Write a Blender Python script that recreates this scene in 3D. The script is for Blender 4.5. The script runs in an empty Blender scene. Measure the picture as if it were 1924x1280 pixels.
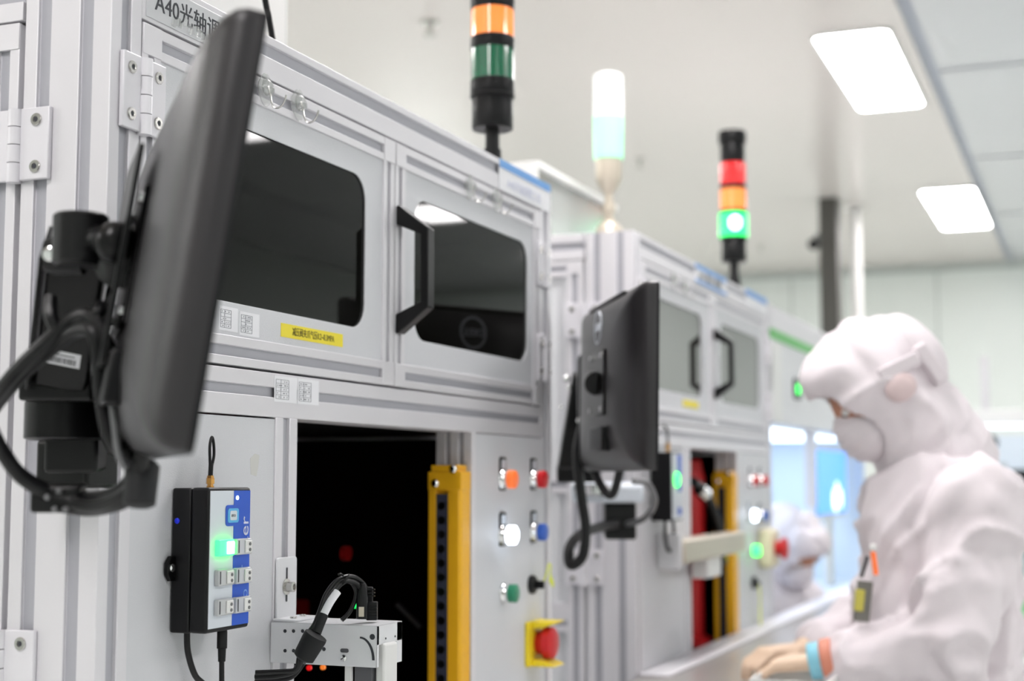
import bpy, bmesh, math, random
from mathutils import Vector, Matrix, Quaternion, noise
R = math.radians
PI = math.pi
S = bpy.context.scene
COL = S.collection

# ------------------------------------------------------------------ camera, world, lights, exposure
PITCH = math.atan(260 / 2774); YAW = R(21.6512); CAMZ = 1.38
FW = Vector((math.cos(PITCH) * math.cos(YAW), math.cos(PITCH) * math.sin(YAW), math.sin(PITCH)))
RT = Vector((math.sin(YAW), -math.cos(YAW), 0)); UP = RT.cross(FW)
cd = bpy.data.cameras.new('camera'); cam = bpy.data.objects.new('camera', cd); COL.objects.link(cam)
cam.matrix_world = Matrix(((RT.x, UP.x, -FW.x, 0), (RT.y, UP.y, -FW.y, 0), (RT.z, UP.z, -FW.z, CAMZ), (0, 0, 0, 1)))
cd.sensor_width = 36; cd.lens = 2774 / 1924 * 36; cd.clip_start = .05
cd.dof.use_dof = True; cd.dof.focus_distance = 1.62; cd.dof.aperture_fstop = 3.6
S.camera = cam
def at(px, py, dep):
    """world point seen at a pixel of the photograph, a true distance away"""
    return Vector((0, 0, CAMZ)) + (FW + RT * ((px - 962) / 2774) - UP * ((py - 640) / 2774)) * dep
S.view_settings.view_transform = 'Standard'; S.view_settings.look = 'None'
S.view_settings.gamma = 1; S.view_settings.use_curve_mapping = False
S.view_settings.exposure = 0.95
w = bpy.data.worlds.new('world'); S.world = w; w.use_nodes = True
w.node_tree.nodes['Background'].inputs[0].default_value = (.8, .85, .9, 1)
w.node_tree.nodes['Background'].inputs[1].default_value = 0.3
LAMP_E = 17.0

# ------------------------------------------------------------------ materials
def lin(c):
    return tuple(((v / 255) / 12.92 if v / 255 <= .04045 else ((v / 255 + .055) / 1.055) ** 2.4) for v in c)
MATS = {}
def mat(name, rgb, rough=.5, metal=0, bump=None, trans=0, emit=None, es=0, coat=0, var=None, spec=.5, alpha=1, ior=1.45, sheen=0):
    m = bpy.data.materials.new(name); m.use_nodes = True; nt = m.node_tree; b = nt.nodes['Principled BSDF']
    c = (*lin(rgb), 1)
    b.inputs['Base Color'].default_value = c; b.inputs['Roughness'].default_value = rough
    b.inputs['Metallic'].default_value = metal; b.inputs['Transmission Weight'].default_value = trans
    b.inputs['Coat Weight'].default_value = coat; b.inputs['Specular IOR Level'].default_value = spec
    b.inputs['Alpha'].default_value = alpha; b.inputs['IOR'].default_value = ior
    b.inputs['Sheen Weight'].default_value = sheen
    if emit:
        b.inputs['Emission Color'].default_value = (*lin(emit), 1); b.inputs['Emission Strength'].default_value = es
    if bump or var:
        tc = nt.nodes.new('ShaderNodeTexCoord')
    if bump:
        sc, st = bump
        n = nt.nodes.new('ShaderNodeTexNoise'); n.inputs['Scale'].default_value = sc; n.inputs['Detail'].default_value = 3
        bp = nt.nodes.new('ShaderNodeBump'); bp.inputs['Strength'].default_value = st; bp.inputs['Distance'].default_value = .002
        nt.links.new(tc.outputs['Object'], n.inputs['Vector']); nt.links.new(n.outputs[0], bp.inputs['Height'])
        nt.links.new(bp.outputs[0], b.inputs['Normal'])
    if var:
        sc, am = var
        n = nt.nodes.new('ShaderNodeTexNoise'); n.inputs['Scale'].default_value = sc; n.inputs['Detail'].default_value = 4
        mr = nt.nodes.new('ShaderNodeMapRange'); mr.inputs[3].default_value = 1 - am; mr.inputs[4].default_value = 1 + am
        mx = nt.nodes.new('ShaderNodeVectorMath'); mx.operation = 'SCALE'; mx.inputs[0].default_value = c[:3]
        nt.links.new(tc.outputs['Object'], n.inputs['Vector']); nt.links.new(n.outputs[0], mr.inputs[0])
        nt.links.new(mr.outputs[0], mx.inputs['Scale']); nt.links.new(mx.outputs[0], b.inputs['Base Color'])
    MATS[name] = m
    return m
mat('alu', (222, 220, 224), .4, .18, var=(3, .03))
mat('alu_slot', (176, 176, 183), .5, .1)
mat('alu_dark', (96, 96, 100), .5, .3)
mat('coat', (212, 213, 217), .42, 0, bump=(900, .35), var=(5, .02))
mat('coat_white', (222, 223, 226), .4, 0, var=(4, .02))
mat('hinge', (226, 224, 229), .35, .1)
mat('steel', (200, 198, 194), .22, 1)
mat('chrome', (230, 230, 230), .08, 1)
mat('gold', (214, 160, 92), .25, 1)
mat('brass_dark', (150, 120, 70), .3, 1)
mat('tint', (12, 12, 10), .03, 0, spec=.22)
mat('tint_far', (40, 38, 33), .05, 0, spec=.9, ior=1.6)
mat('black_inside', (6, 5, 6), .9, spec=.1)
mat('black_plastic', (13, 13, 15), .4, spec=.35)
mat('black_gloss', (7, 7, 8), .28, spec=.3)
mat('black_satin', (12, 12, 13), .36, spec=.35)
mat('cable', (10, 10, 12), .38, spec=.4)
mat('rubber', (24, 25, 27), .55, spec=.35)
mat('monitor', (42, 40, 42), .36, bump=(700, .12))
mat('monitor_far', (50, 48, 50), .36)
mat('screen', (8, 8, 9), .12)
mat('grey_metal', (120, 120, 122), .4, .6)
mat('silver_paint', (214, 220, 228), .4, 0)
mat('white_plastic', (228, 228, 226), .4)
mat('clear', (240, 242, 240), .08, trans=.85, ior=1.3, alpha=.55)
mat('clear_button', (232, 234, 236), .12, trans=.35, coat=.5, ior=1.4)
mat('yellow', (238, 178, 30), .35, var=(6, .04))
mat('yellow_bright', (240, 214, 40), .4)
mat('amber_dark', (196, 138, 26), .4)
mat('lens_strip', (62, 64, 78), .2)
mat('tape', (240, 222, 62), .5)
mat('tape_text', (60, 50, 20), .6)
mat('paper', (236, 236, 240), .55)
mat('ink', (52, 54, 60), .6)
mat('grey_ink', (128, 130, 136), .6)
mat('plate_grey', (206, 207, 210), .3)
mat('blue_label', (104, 160, 222), .45)
mat('blue_print', (36, 88, 200), .35)
mat('blue_icon', (92, 178, 228), .4)
mat('pale_print', (120, 160, 230), .4)
mat('pale_lettering', (208, 212, 232), .5)
mat('red', (206, 32, 38), .35)
mat('red_dark', (150, 16, 16), .45)
mat('robot_red', (214, 40, 44), .35)
mat('red_lens', (225, 30, 36), .2, emit=(230, 30, 30), es=.35, coat=.6)
mat('orange_lens', (246, 142, 66), .2, emit=(250, 130, 50), es=.35, coat=.6)
mat('green_lens', (12, 104, 70), .18, coat=.7)
mat('green_lit', (60, 220, 130), .2, emit=(25, 235, 90), es=1.2)
mat('green_core', (200, 255, 225), .2, emit=(190, 255, 215), es=3)
mat('green_led', (80, 240, 140), .3, emit=(40, 255, 85), es=2.2)
mat('green_soft', (160, 235, 195), .3, emit=(120, 245, 165), es=.45)
mat('white_lens', (225, 228, 226), .3, emit=(235, 245, 240), es=.22)
mat('white_lit', (240, 245, 255), .3, emit=(225, 238, 255), es=3.5)
mat('orange_button', (240, 120, 60), .3, emit=(240, 110, 50), es=.25)
mat('blue_button', (50, 96, 190), .3)
mat('green_button', (40, 130, 96), .3)
mat('blue_dot', (20, 40, 210), .4)
mat('cream', (232, 222, 190), .4)
mat('lime', (226, 236, 60), .5)
mat('beige_metal', (206, 196, 180), .35, .4)
mat('lamp', (255, 255, 255), .5, emit=(255, 251, 251), es=LAMP_E)
mat('bay_lamp', (255, 255, 255), .5, emit=(222, 238, 255), es=1.15)
mat('bay_white', (224, 235, 246), .3)
mat('blue_screen', (60, 120, 210), .3, emit=(70, 140, 225), es=.9)
mat('screen_white', (220, 235, 250), .3, emit=(215, 235, 255), es=1.2)
mat('green_strip', (112, 196, 112), .5)
mat('green_mat', (150, 214, 160), .6)
mat('teal', (70, 150, 150), .6)
mat('ceiling', (231, 224, 219), .2, 0, spec=.55, var=(.5, .015))
mat('ceiling_tile', (217, 218, 220), .24, 0, spec=.5)
mat('ceiling_joint', (165, 170, 182), .35)
mat('wall', (230, 236, 232), .35, var=(.6, .015))
mat('wall_joint', (190, 196, 192), .6)
mat('floor', (228, 230, 228), .25, var=(1, .03))
mat('pillar', (86, 84, 80), .5)
mat('post_white', (226, 224, 222), .35)
mat('bench_grey', (180, 182, 184), .35, .2)
mat('table_top', (158, 154, 151), .3, .2)
mat('suit', (227, 219, 223), .8, 0, bump=(60, .12))
mat('suit_seam', (222, 214, 218), .8)
mat('mask', (222, 214, 218), .8)
mat('skin', (186, 130, 106), .55)
mat('skin_deep', (120, 62, 46), .6)
mat('glove', (226, 198, 172), .5)
mat('glove_cuff', (218, 140, 116), .5)
mat('wrist_band', (140, 206, 226), .5)
mat('badge_grey', (120, 118, 112), .5)
mat('badge_yellow', (206, 196, 90), .5)
mat('interior_red', (74, 8, 6), .6, emit=(150, 8, 4), es=.02)  # faint glow put into the colour so the unlit plates show
mat('interior_dark', (14, 12, 12), .7)
mat('acrylic', (176, 180, 178), .22, .35, spec=.6)
mat('smudge', (204, 204, 200), .6)

# ------------------------------------------------------------------ mesh helpers
def prep(me, ang=35):
    for p in me.polygons: p.use_smooth = True
    me.set_sharp_from_angle(angle=R(ang))
ORG = Vector((0, 0, 0))
class MB:
    def __init__(s): s.v = []; s.f = []; s.m = []; s.cur = 0
    def add(s, vs, fs):
        o = len(s.v); s.v += [Vector(v) for v in vs]; s.f += [[i + o for i in f] for f in fs]; s.m += [s.cur] * len(fs); return s
    def mi(s, i): s.cur = i; return s
    def box(s, x0, x1, y0, y1, z0, z1):
        vs = [(x, y, z) for x in (x0, x1) for y in (y0, y1) for z in (z0, z1)]
        return s.add(vs, [(0, 1, 3, 2), (4, 6, 7, 5), (0, 4, 5, 1), (2, 3, 7, 6), (0, 2, 6, 4), (1, 5, 7, 3)])
    def obox(s, c, ax, ay, az, dx, dy, dz):
        """oriented box: centre, unit axes, full sizes"""
        c = Vector(c); vs = []
        for i in (-.5, .5):
            for j in (-.5, .5):
                for k in (-.5, .5): vs.append(c + ax * dx * i + ay * dy * j + az * dz * k)
        return s.add(vs, [(0, 1, 3, 2), (4, 6, 7, 5), (0, 4, 5, 1), (2, 3, 7, 6), (0, 2, 6, 4), (1, 5, 7, 3)])
    def lathe(s, p, axis, prof, n=24, cap=True):
        """prof: (distance along axis, radius)"""
        p = Vector(p); axis = Vector(axis).normalized(); a = axis.orthogonal().normalized(); b = axis.cross(a); vs = []; fs = []
        for t, r in prof:
            for i in range(n):
                an = 2 * PI * i / n; vs.append(p + axis * t + (a * math.cos(an) + b * math.sin(an)) * r)
        for k in range(len(prof) - 1):
            for i in range(n):
                j = (i + 1) % n; fs.append((k * n + i, k * n + j, (k + 1) * n + j, (k + 1) * n + i))
        if cap: fs.append(list(range(n))[::-1]); fs.append([(len(prof) - 1) * n + i for i in range(n)])
        return s.add(vs, fs)
    def cyl(s, p0, p1, r, n=20, r1=None):
        p0 = Vector(p0); p1 = Vector(p1); d = p1 - p0
        return s.lathe(p0, d, [(0, r), (d.length, r if r1 is None else r1)], n)
    def tube(s, pts, r, n=10, sub=6, radii=None):
        P = [Vector(p) for p in pts]
        if sub > 1 and len(P) > 2:
            Q = []; RR = []
            for i in range(len(P) - 1):
                a = P[max(i - 1, 0)]; b = P[i]; c = P[i + 1]; d = P[min(i + 2, len(P) - 1)]
                for k in range(sub):
                    t = k / sub
                    Q.append(.5 * ((2 * b) + (c - a) * t + (2 * a - 5 * b + 4 * c - d) * t * t + (3 * b - a - 3 * c + d) * t ** 3))
            Q.append(P[-1]); P = Q
        t0 = (P[1] - P[0]).normalized(); a = t0.orthogonal().normalized(); vs = []; fs = []
        for i, p in enumerate(P):
            t = (P[min(i + 1, len(P) - 1)] - P[max(i - 1, 0)]).normalized()
            a = (a - t * a.dot(t)).normalized(); b = t.cross(a)
            for k in range(n): an = 2 * PI * k / n; vs.append(p + (a * math.cos(an) + b * math.sin(an)) * r)
        for i in range(len(P) - 1):
            for k in range(n): j = (k + 1) % n; fs.append((i * n + k, i * n + j, (i + 1) * n + j, (i + 1) * n + k))
        fs.append(list(range(n))[::-1]); fs.append([(len(P) - 1) * n + k for k in range(n)])
        return s.add(vs, fs)
    def ball(s, c, rx, ry=None, rz=None, rot=None, nu=20, nv=12):
        ry = ry or rx; rz = rz or rx; c = Vector(c); vs = [Vector((0, 0, rz))]; fs = []
        for j in range(1, nv):
            th = PI * j / nv
            for i in range(nu): ph = 2 * PI * i / nu; vs.append(Vector((rx * math.sin(th) * math.cos(ph), ry * math.sin(th) * math.sin(ph), rz * math.cos(th))))
        vs.append(Vector((0, 0, -rz)))
        if rot: vs = [rot @ v for v in vs]
        vs = [v + c for v in vs]
        for i in range(nu): fs.append((0, 1 + i, 1 + (i + 1) % nu))
        for j in range(nv - 2):
            for i in range(nu): a = 1 + j * nu + i; b = 1 + j * nu + (i + 1) % nu; fs.append((a, a + nu, b + nu, b))
        L = len(vs) - 1
        for i in range(nu): fs.append((L, L - nu + (i + 1) % nu, L - nu + i))
        return s.add(vs, fs)
    def cone(s, p0, r0, p1, r1, n=16):
        """round-ended tapered limb"""
        s.ball(p0, r0, nu=n, nv=8); s.ball(p1, r1, nu=n, nv=8); return s.cyl(p0, p1, r0, n, r1)
    def prism(s, poly, o, u, v, h):
        """polygon in (u,v) at o, extruded along vector h"""
        o = Vector(o); u = Vector(u); v = Vector(v); h = Vector(h); n = len(poly)
        a = [o + u * p[0] + v * p[1] for p in poly]; b = [p + h for p in a]
        return s.add(a + b, [list(range(n))[::-1], list(range(n, 2 * n))] + [(i, (i + 1) % n, n + (i + 1) % n, n + i) for i in range(n)])
    def ring(s, outer, inner, o, u, v, h):
        """plate with a hole; outer and inner have the same number of points"""
        o = Vector(o); u = Vector(u); v = Vector(v); h = Vector(h); n = len(outer)
        P = lambda q, k: o + u * q[0] + v * q[1] + h * k
        vs = [P(q, 0) for q in outer] + [P(q, 0) for q in inner] + [P(q, 1) for q in outer] + [P(q, 1) for q in inner]; fs = []
        for i in range(n):
            j = (i + 1) % n
            fs += [(i, j, n + j, n + i), (2 * n + i, 3 * n + i, 3 * n + j, 2 * n + j), (i, 2 * n + i, 2 * n + j, j), (n + i, n + j, 3 * n + j, 3 * n + i)]
        return s.add(vs, fs)
    def build(s, name, mats, parent=None, bev=0, ang=35, local=False):
        me = bpy.data.meshes.new(name)
        me.from_pydata([v - (Vector((0, 0, 0)) if local else ORG) for v in s.v], [], s.f)
        bm = bmesh.new(); bm.from_mesh(me); bmesh.ops.recalc_face_normals(bm, faces=bm.faces); bm.to_mesh(me); bm.free()
        for m in (mats if isinstance(mats, (list, tuple)) else [mats]): me.materials.append(MATS[m])
        for p, k in zip(me.polygons, s.m): p.material_index = k
        prep(me, ang)
        o = bpy.data.objects.new(name, me); COL.objects.link(o)
        if parent: o.parent = parent
        if bev:
            b = o.modifiers.new('bevel', 'BEVEL'); b.width = bev; b.segments = 2; b.limit_method = 'ANGLE'; b.angle_limit = R(40)
        return o
def thing(name, label, cat, loc=(0, 0, 0), group=None, rot=None):
    global ORG
    o = bpy.data.objects.new(name, None); COL.objects.link(o); o.empty_display_size = .05
    o.location = loc
    if rot: o.rotation_mode = 'QUATERNION'; o.rotation_quaternion = rot
    o['label'] = label; o['category'] = cat
    if group: o['group'] = group
    ORG = Vector(loc) if rot is None else Vector((0, 0, 0))
    return o
def single(mb, name, mats, label, cat, loc, group=None, bev=0, ang=35):
    global ORG
    ORG = Vector(loc); o = mb.build(name, mats, None, bev, ang); o.location = loc; o['label'] = label; o['category'] = cat
    if group: o['group'] = group
    return o
def struct(mb, name, mats, parent=None, bev=0):
    global ORG
    if parent is None: ORG = Vector((0, 0, 0))
    o = mb.build(name, mats, parent, bev)
    if parent is None: o['kind'] = 'structure'
    return o
def rrect(x0, x1, y0, y1, r, k=6):
    pts = []
    for cx, cy, a in ((x1 - r, y1 - r, 0), (x0 + r, y1 - r, 90), (x0 + r, y0 + r, 180), (x1 - r, y0 + r, 270)):
        for i in range(k + 1): t = R(a + 90 * i / k); pts.append((cx + r * math.cos(t), cy + r * math.sin(t)))
    return pts
def rect_like(x0, x1, y0, y1, k=6):
    c = [(x1, y1), (x0, y1), (x0, y0), (x1, y0)]; pts = []
    for q in range(4):
        for i in range(k + 1): pts.append(c[q])
    # spread points of each corner a little along the edges so no face is degenerate
    out = []
    for q in range(4):
        cx, cy = c[q]; px, py = c[(q - 1) % 4]; nx, ny = c[(q + 1) % 4]
        for i in range(k + 1):
            t = (i - k / 2) / (k / 2) * .12
            if t < 0: out.append((cx + (px - cx) * -t, cy + (py - cy) * -t))
            else: out.append((cx + (nx - cx) * t, cy + (ny - cy) * t))
    return out
EX, EY, EZ = Vector((1, 0, 0)), Vector((0, 1, 0)), Vector((0, 0, 1))
def section(u0, u1, v0, v1, front=(), left=(), dep=.0045):
    """cross-section of an aluminium profile; returns polygon and indices of the slot floors"""
    pts = [(u0, v0)]; slots = []
    for a, b in front:
        pts += [(a, v0), (a, v0 + dep), (b, v0 + dep), (b, v0)]; slots.append(len(pts) - 3)
    pts += [(u1, v0), (u1, v1), (u0, v1)]
    for a, b in sorted(left, reverse=True):
        pts += [(u0, b), (u0 + dep, b), (u0 + dep, a), (u0, a)]; slots.append(len(pts) - 3)
    return pts, slots
def bar(name, parent, axis, a0, a1, u0, u1, v0, v1, front=(), left=(), mats=('alu', 'alu_slot'), bev=.0008):
    """profile along axis x/y/z. x: u=z v=y;  z: u=x v=y;  y: u=z v=x"""
    pts, slots = section(u0, u1, v0, v1, front, left); mb = MB()
    U, V, A = {'x': (EZ, EY, EX), 'z': (EX, EY, EZ), 'y': (EZ, EX, EY)}[axis]
    mb.prism(pts, A * a0, U, V, A * (a1 - a0))
    for i in slots: mb.m[2 + i] = 1
    return mb.build(name, list(mats), parent, bev)
def text(s, name, size, o, u, v, matname, parent, thick=.0004, align='LEFT', width=None, xs=1.0):
    """flat lettering as mesh; o origin, u reading direction, v up direction"""
    cu = bpy.data.curves.new(name, 'FONT'); cu.body = s; cu.size = size; cu.extrude = thick; cu.resolution_u = 3; cu.align_x = align
    t = bpy.data.objects.new(name, cu); COL.objects.link(t); dg = bpy.context.evaluated_depsgraph_get(); dg.update()
    me = bpy.data.meshes.new_from_object(t.evaluated_get(dg)); bpy.data.objects.remove(t); bpy.data.curves.remove(cu)
    u = Vector(u).normalized(); v = Vector(v).normalized(); n = u.cross(v); o = Vector(o)
    if width:
        xsn = [p.co.x for p in me.vertices]; xs = width / (max(xsn) - min(xsn))
    for p in me.vertices: p.co = o + u * p.co.x * xs + v * p.co.y + n * p.co.z - ORG
    me.materials.clear(); me.materials.append(MATS[matname])
    ob = bpy.data.objects.new(name, me); COL.objects.link(ob); ob.parent = parent
    return ob
def copy_tree(o, parent=None):
    c = o.copy(); COL.objects.link(c)
    if parent: c.parent = parent
    for ch in list(o.children): copy_tree(ch, c)
    return c

# ------------------------------------------------------------------ room
H = 3.0; X0, X1, Y0, Y1 = -3.0, 11.47, -3.6, 4.2
struct(MB().box(X0, X1, Y0, Y1, -.1, 0), 'floor', 'floor')
# ceiling: one smooth panel over the machines, a grid of tiles with recessed joints towards the right
cl = struct(MB().box(X0, X1, .595, Y1, H, H + .1), 'ceiling', 'ceiling')
jm = MB().box(X0, X1, Y0, .595, H + .012, H + .1); struct(jm, 'joint_backing', 'ceiling_joint', cl)
for i, xa in enumerate([X0] + [5.98 - 1.73 * k for k in range(4, -4, -1)]):
    xb = ([5.98 - 1.73 * k for k in range(4, -4, -1)] + [X1])[i]
    if xb - xa < .1: continue
    for k in range(4):
        ya = .565 - 1.05 * (k + 1); yb = .565 - 1.05 * k
        struct(MB().box(xa + .025, xb - .025, max(ya + .02, Y0), yb - .02, H, H + .03), 'ceiling_panel', 'ceiling_tile', cl)
struct(MB().box(X1, X1 + .1, Y0, Y1, 0, H), 'wall_far', 'wall')
struct(MB().box(X0, X1, Y1, Y1 + .1, 0, H), 'wall_left', 'wall')
struct(MB().box(X0, X1, Y0 - .1, Y0, 0, H), 'wall_right', 'wall')
struct(MB().box(X0 - .1, X0, Y0, Y1, 0, H), 'wall_back', 'wall')
struct(MB().box(X1 - .03, X1, Y0, Y1, H - .06, H), 'trim_1', 'wall_joint')
for i, y in enumerate((-2.2, -1.1, 0.0, 1.1, 2.2, 3.3)):
    struct(MB().box(X1 - .004, X1 + .01, y - .006, y + .006, 0, H - .06), f'trim_{i+2}', 'wall_joint')
# recessed ceiling luminaires
def lamp(x0, y0, w=1.16, d=.27, label=None, grp=None):
    L = thing('ceiling_lamp', label, 'lamp', (x0 + w / 2, y0 + d / 2, H), grp)
    pts = rrect(x0, x0 + w, y0, y0 + d, .035)
    MB().prism(pts, (0, 0, H - .012), EX, EY, (0, 0, .008)).build('diffuser', 'lamp', L)
    o = rrect(x0 - .012, x0 + w + .012, y0 - .012, y0 + d + .012, .045)
    MB().ring(o, pts, (0, 0, H - .014), EX, EY, (0, 0, .014)).build('frame', 'white_plastic', L)
lamp(5.31, .655, label='near glowing rectangular lamp on the ceiling, the largest one')
lamp(8.46, .60, 1.34, .29, label='far glowing rectangular lamp on the ceiling, beyond the near one')
for x in (-1.0, 2.16):
    lamp(x, .655, label='glowing rectangular ceiling lamp above the aisle, out of the frame', grp='aisle lamps')
for x, w_, q_ in ((5.48, .48, 'left near tinted door, beside the large monitor'), (7.86, .44, 'tinted door behind the black handle')):
    lamp(x, -2.04, w_, .27, label='short ceiling lamp mirrored in the ' + q_, grp='short lamps')
for y in (-1.95, 3.6):  # left row, behind the machines, is added unseen to brighten the ceiling
    for x in (-1.0, 2.16, 5.31, 8.46):
        if y < 0 and x > 4: x += 4.4 if x < 6 else -20
        if x < -5: continue
        lamp(x, y, label='glowing rectangular ceiling lamp of the side rows, out of the frame, left row added to brighten the ceiling', grp='side row lamps')

# ------------------------------------------------------------------ fittings
def screw(parent, p, nrm, r=.0065, name='screw'):
    p = Vector(p); n = Vector(nrm)
    a = MB(); a.lathe(p, n, [(0, r), (.0014, r), (.002, r * .92), (.002, r * .5), (.0012, r * .45)], 18)
    a.mi(1).lathe(p + n * .0003, n, [(0, r * .42), (.0012, r * .42)], 6)
    return a.build(name, ['steel', 'ink'], parent)
def hinge(parent, pin, zc, along, out, wid=.036, h=.078):
    """plate hinge: pin point, in-plane axis and outward normal"""
    pin = Vector(pin); al = Vector(along); out = Vector(out)
    m = MB()
    for sgn in (-1, 1):
        poly = [(0.006, -h / 2), (wid, -h / 2), (wid, h / 2), (.006, h / 2)]
        m.prism([(a * sgn, b) for a, b in poly], Vector((pin.x, pin.y, zc)) + out * .0005, al, EZ, out * .0055)
    kn = h / 4 * 1.05
    hg = m.build('hinge', 'hinge', parent, .0012)
    for k in range(4):
        z = zc - h / 2 + h / 4 * k
        MB().lathe(Vector((pin.x, pin.y, z - (.002 if k == 0 else 0))) + out * .006, EZ, [(0, .0074), (h / 4 - .0009 + (.002 if k == 0 else 0), .0074)], 20).build('knuckle', 'hinge', hg)
    for sgn in (-1, 1):
        for dz in (-.024, .024):
            screw(hg, Vector((pin.x, pin.y, zc + dz)) + al * sgn * wid * .63 + out * .006, out)
    return hg
def door(parent, x0, x1, z0, z1, Yf, win, pane='tint', rail=.033, hx=None, side=None, name='door'):
    """framed door with slotted rails, sheet metal panel and a tinted pane"""
    d = MB(); wx0, wx1, wz0, wz1 = win
    px0, px1, pz0, pz1 = x0 + rail, x1 - rail, z0 + rail, z1 - rail
    d.ring(rect_like(px0 - .002, px1 + .002, pz0 - .002, pz1 + .002), rrect(wx0, wx1, wz0, wz1, .034), (0, Yf + .003, 0), EX, EZ, (0, .0025, 0))
    D = d.build(name, 'coat', parent, .0005)
    MB().prism(rrect(wx0 - .008, wx1 + .008, wz0 - .008, wz1 + .008, .038), (0, Yf + .006, 0), EX, EZ, (0, .004, 0)).build('window_pane', pane, D)
    for a, b in ((z0, z0 + rail), (z1 - rail, z1)):
        bar('door_rail', D, 'x', x0 + rail, x1 - rail, a, b, Yf, Yf + .03, front=[(a + .010, a + .022)])
    for a, b in ((x0, x0 + rail), (x1 - rail, x1)):
        bar('door_stile', D, 'z', z0, z1, a, b, Yf, Yf + .03, front=[(a + .011, a + .021)])
    for a in (x0, x1 - rail):      # corner blocks cover the slot ends
        for c in (z0, z1 - rail):
            MB().box(a + .0004, a + rail - .0004, Yf - .0012, Yf + .004, c + .0004, c + rail - .0004).build('corner_block', 'alu', D, .0006)
    if hx:
        handle(D, *hx)
    return D
def handle(D, hxx, hz0, hz1, dirx, Yf, reach=.05, drop=.028):
    """black pull handle, a bent bar with tapering feet"""
    h = MB(); w = .011
    ys = [Yf - .0005, Yf - reach]
    prof = [(ys[0], hz1 + .012), (ys[0] - .004, hz1 + .013), (ys[1], hz1 - drop + .006), (ys[1], hz0 + drop - .006), (ys[0] - .004, hz0 - .013), (ys[0], hz0 - .012),
            (ys[0], hz0 + .014), (ys[1] + .012, hz0 + drop + .002), (ys[1] + .012, hz1 - drop - .002), (ys[0], hz1 - .014)]
    h.prism(prof, (hxx - w, 0, 0), EY, EZ, (2 * w, 0, 0))
    ho = h.build('handle', 'black_satin', D, .0018)
    for z in (hz0, hz1): MB().cyl((hxx, Yf - .012, z), (hxx, Yf - .0135, z), .003, 10).build('screw', 'grey_metal', ho)
def button(parent, x, z, cap, Yf, holder=True, rb=.0165, proj=.024, capr=.0148, lit=False, bez='chrome'):
    b = MB(); b.lathe((x, Yf, z), (0, -1, 0), [(0, rb), (.002, rb), (.0035, rb * .93), (.012, rb * .9), (.0125, rb * .8)], 28)
    B = b.build('push_button', bez, parent)
    c = MB(); c.lathe((x, Yf - .0118, z), (0, -1, 0), [(0, capr), (proj - .013, capr), (proj - .0115, capr * .86), (proj - .0112, 0.001)], 24)
    c.build('button_cap', cap, B)
    if holder:
        h = MB(); pts = rrect(x - .0125, x + .0125, z - .018, z + .036, .004)
        h.prism(pts, (0, Yf - .0025, 0), EX, EZ, (0, .0023, 0)); h.build('legend_holder', 'black_plastic', B)
        MB().prism(rrect(x - .008, x + .008, z + .017, z + .032, .002), (0, Yf - .0033, 0), EX, EZ, (0, .0012, 0)).build('legend_plate', 'silver_paint', B)
    return B
def small_label(parent, x, z, wd=.045, hh=.026, Yf=.899, seed=0):
    """white asset sticker: ruled table with small print"""
    p = MB().box(x, x + wd, Yf - .0004, Yf, z, z + hh).build('asset_sticker', 'paper', parent)
    m = MB(); a0, a1 = x + wd * .06, x + wd * .62; b0, b1 = z + hh * .12, z + hh * .86; y0, y1 = Yf - .0007, Yf - .0004; t = .00022
    for k in range(6):
        zz = b0 + (b1 - b0) * k / 5; m.box(a0, a1, y0, y1, zz - t, zz + t)
    for xx in (a0, a1): m.box(xx - t, xx + t, y0, y1, b0, b1)
    m.box(a0 + (a1 - a0) * .38 - t * .7, a0 + (a1 - a0) * .38 + t * .7, y0, y1, b0, b1)
    rn = random.Random(seed)
    for k in range(5):
        zz = b0 + (b1 - b0) * (k + .35) / 5; xx = a0 + (a1 - a0) * .1
        while xx < a1 - .001:
            l = rn.uniform(.0008, .002); 
            if rn.random() < .35: m.box(xx, min(xx + l, a1 - .0005), y0, y1, zz, zz + hh * .04)
            xx += l + .0008
    m.build('printed_table', 'grey_ink', p)
def light_curtain(parent_label, x0, x1, y0, y1, z0, z1, faceX=-1, grp=None):
    L = thing('light_curtain', parent_label, 'safety sensor', ((x0 + x1) / 2, (y0 + y1) / 2, z0), grp)
    body = MB(); dpt = .006; s0, s1 = y0 + .022, y1 - .013
    xf = x0 if faceX < 0 else x1; xb = x1 if faceX < 0 else x0; k = -faceX
    body.prism([(xf, y0 + .004), (xf + k * .004, y0), (xb, y0), (xb, y1), (xf, y1), (xf, s1), (xf + k * dpt, s1), (xf + k * dpt, s0), (xf, s0)], (0, 0, z0), EX, EY, (0, 0, z1 - z0 - .03))
    body.build('housing', 'yellow', L, .001)
    MB().box(min(xf, xf + k * .012) , max(xf, xf + k * .012), s0, s1, z0, z1 - .04).build('lens_window', 'lens_strip', L)
    for n in range(int((z1 - .045 - z0) / .0215)):
        z = z1 - .058 - n * .0215
        MB().lathe((xf - k * .0002, (s0 + s1) / 2, z), (-k, 0, 0), [(0, .0062), (.0012, .0062)], 14).build('emitter_lens', 'black_gloss', L)
    c = MB().box(min(x0, x1) - .001, max(x0, x1), y0 - .001, y1 + .001, z1 - .034, z1 - .006)
    c.box(x0, x1, y0 + .006, y1 - .004, z1 - .006, z1 + .004); c.build('end_cap', 'yellow', L, .0015)
    for yy, zz in ((y0 + .012, z1 - .002), (y1 - .012, z1 - .024)):
        MB().lathe((xf + faceX * .001, yy, zz), (-k, 0, 0), [(0, .006), (.003, .006), (.005, .0035)], 14).build('screw', 'chrome', L)
    return L
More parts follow.
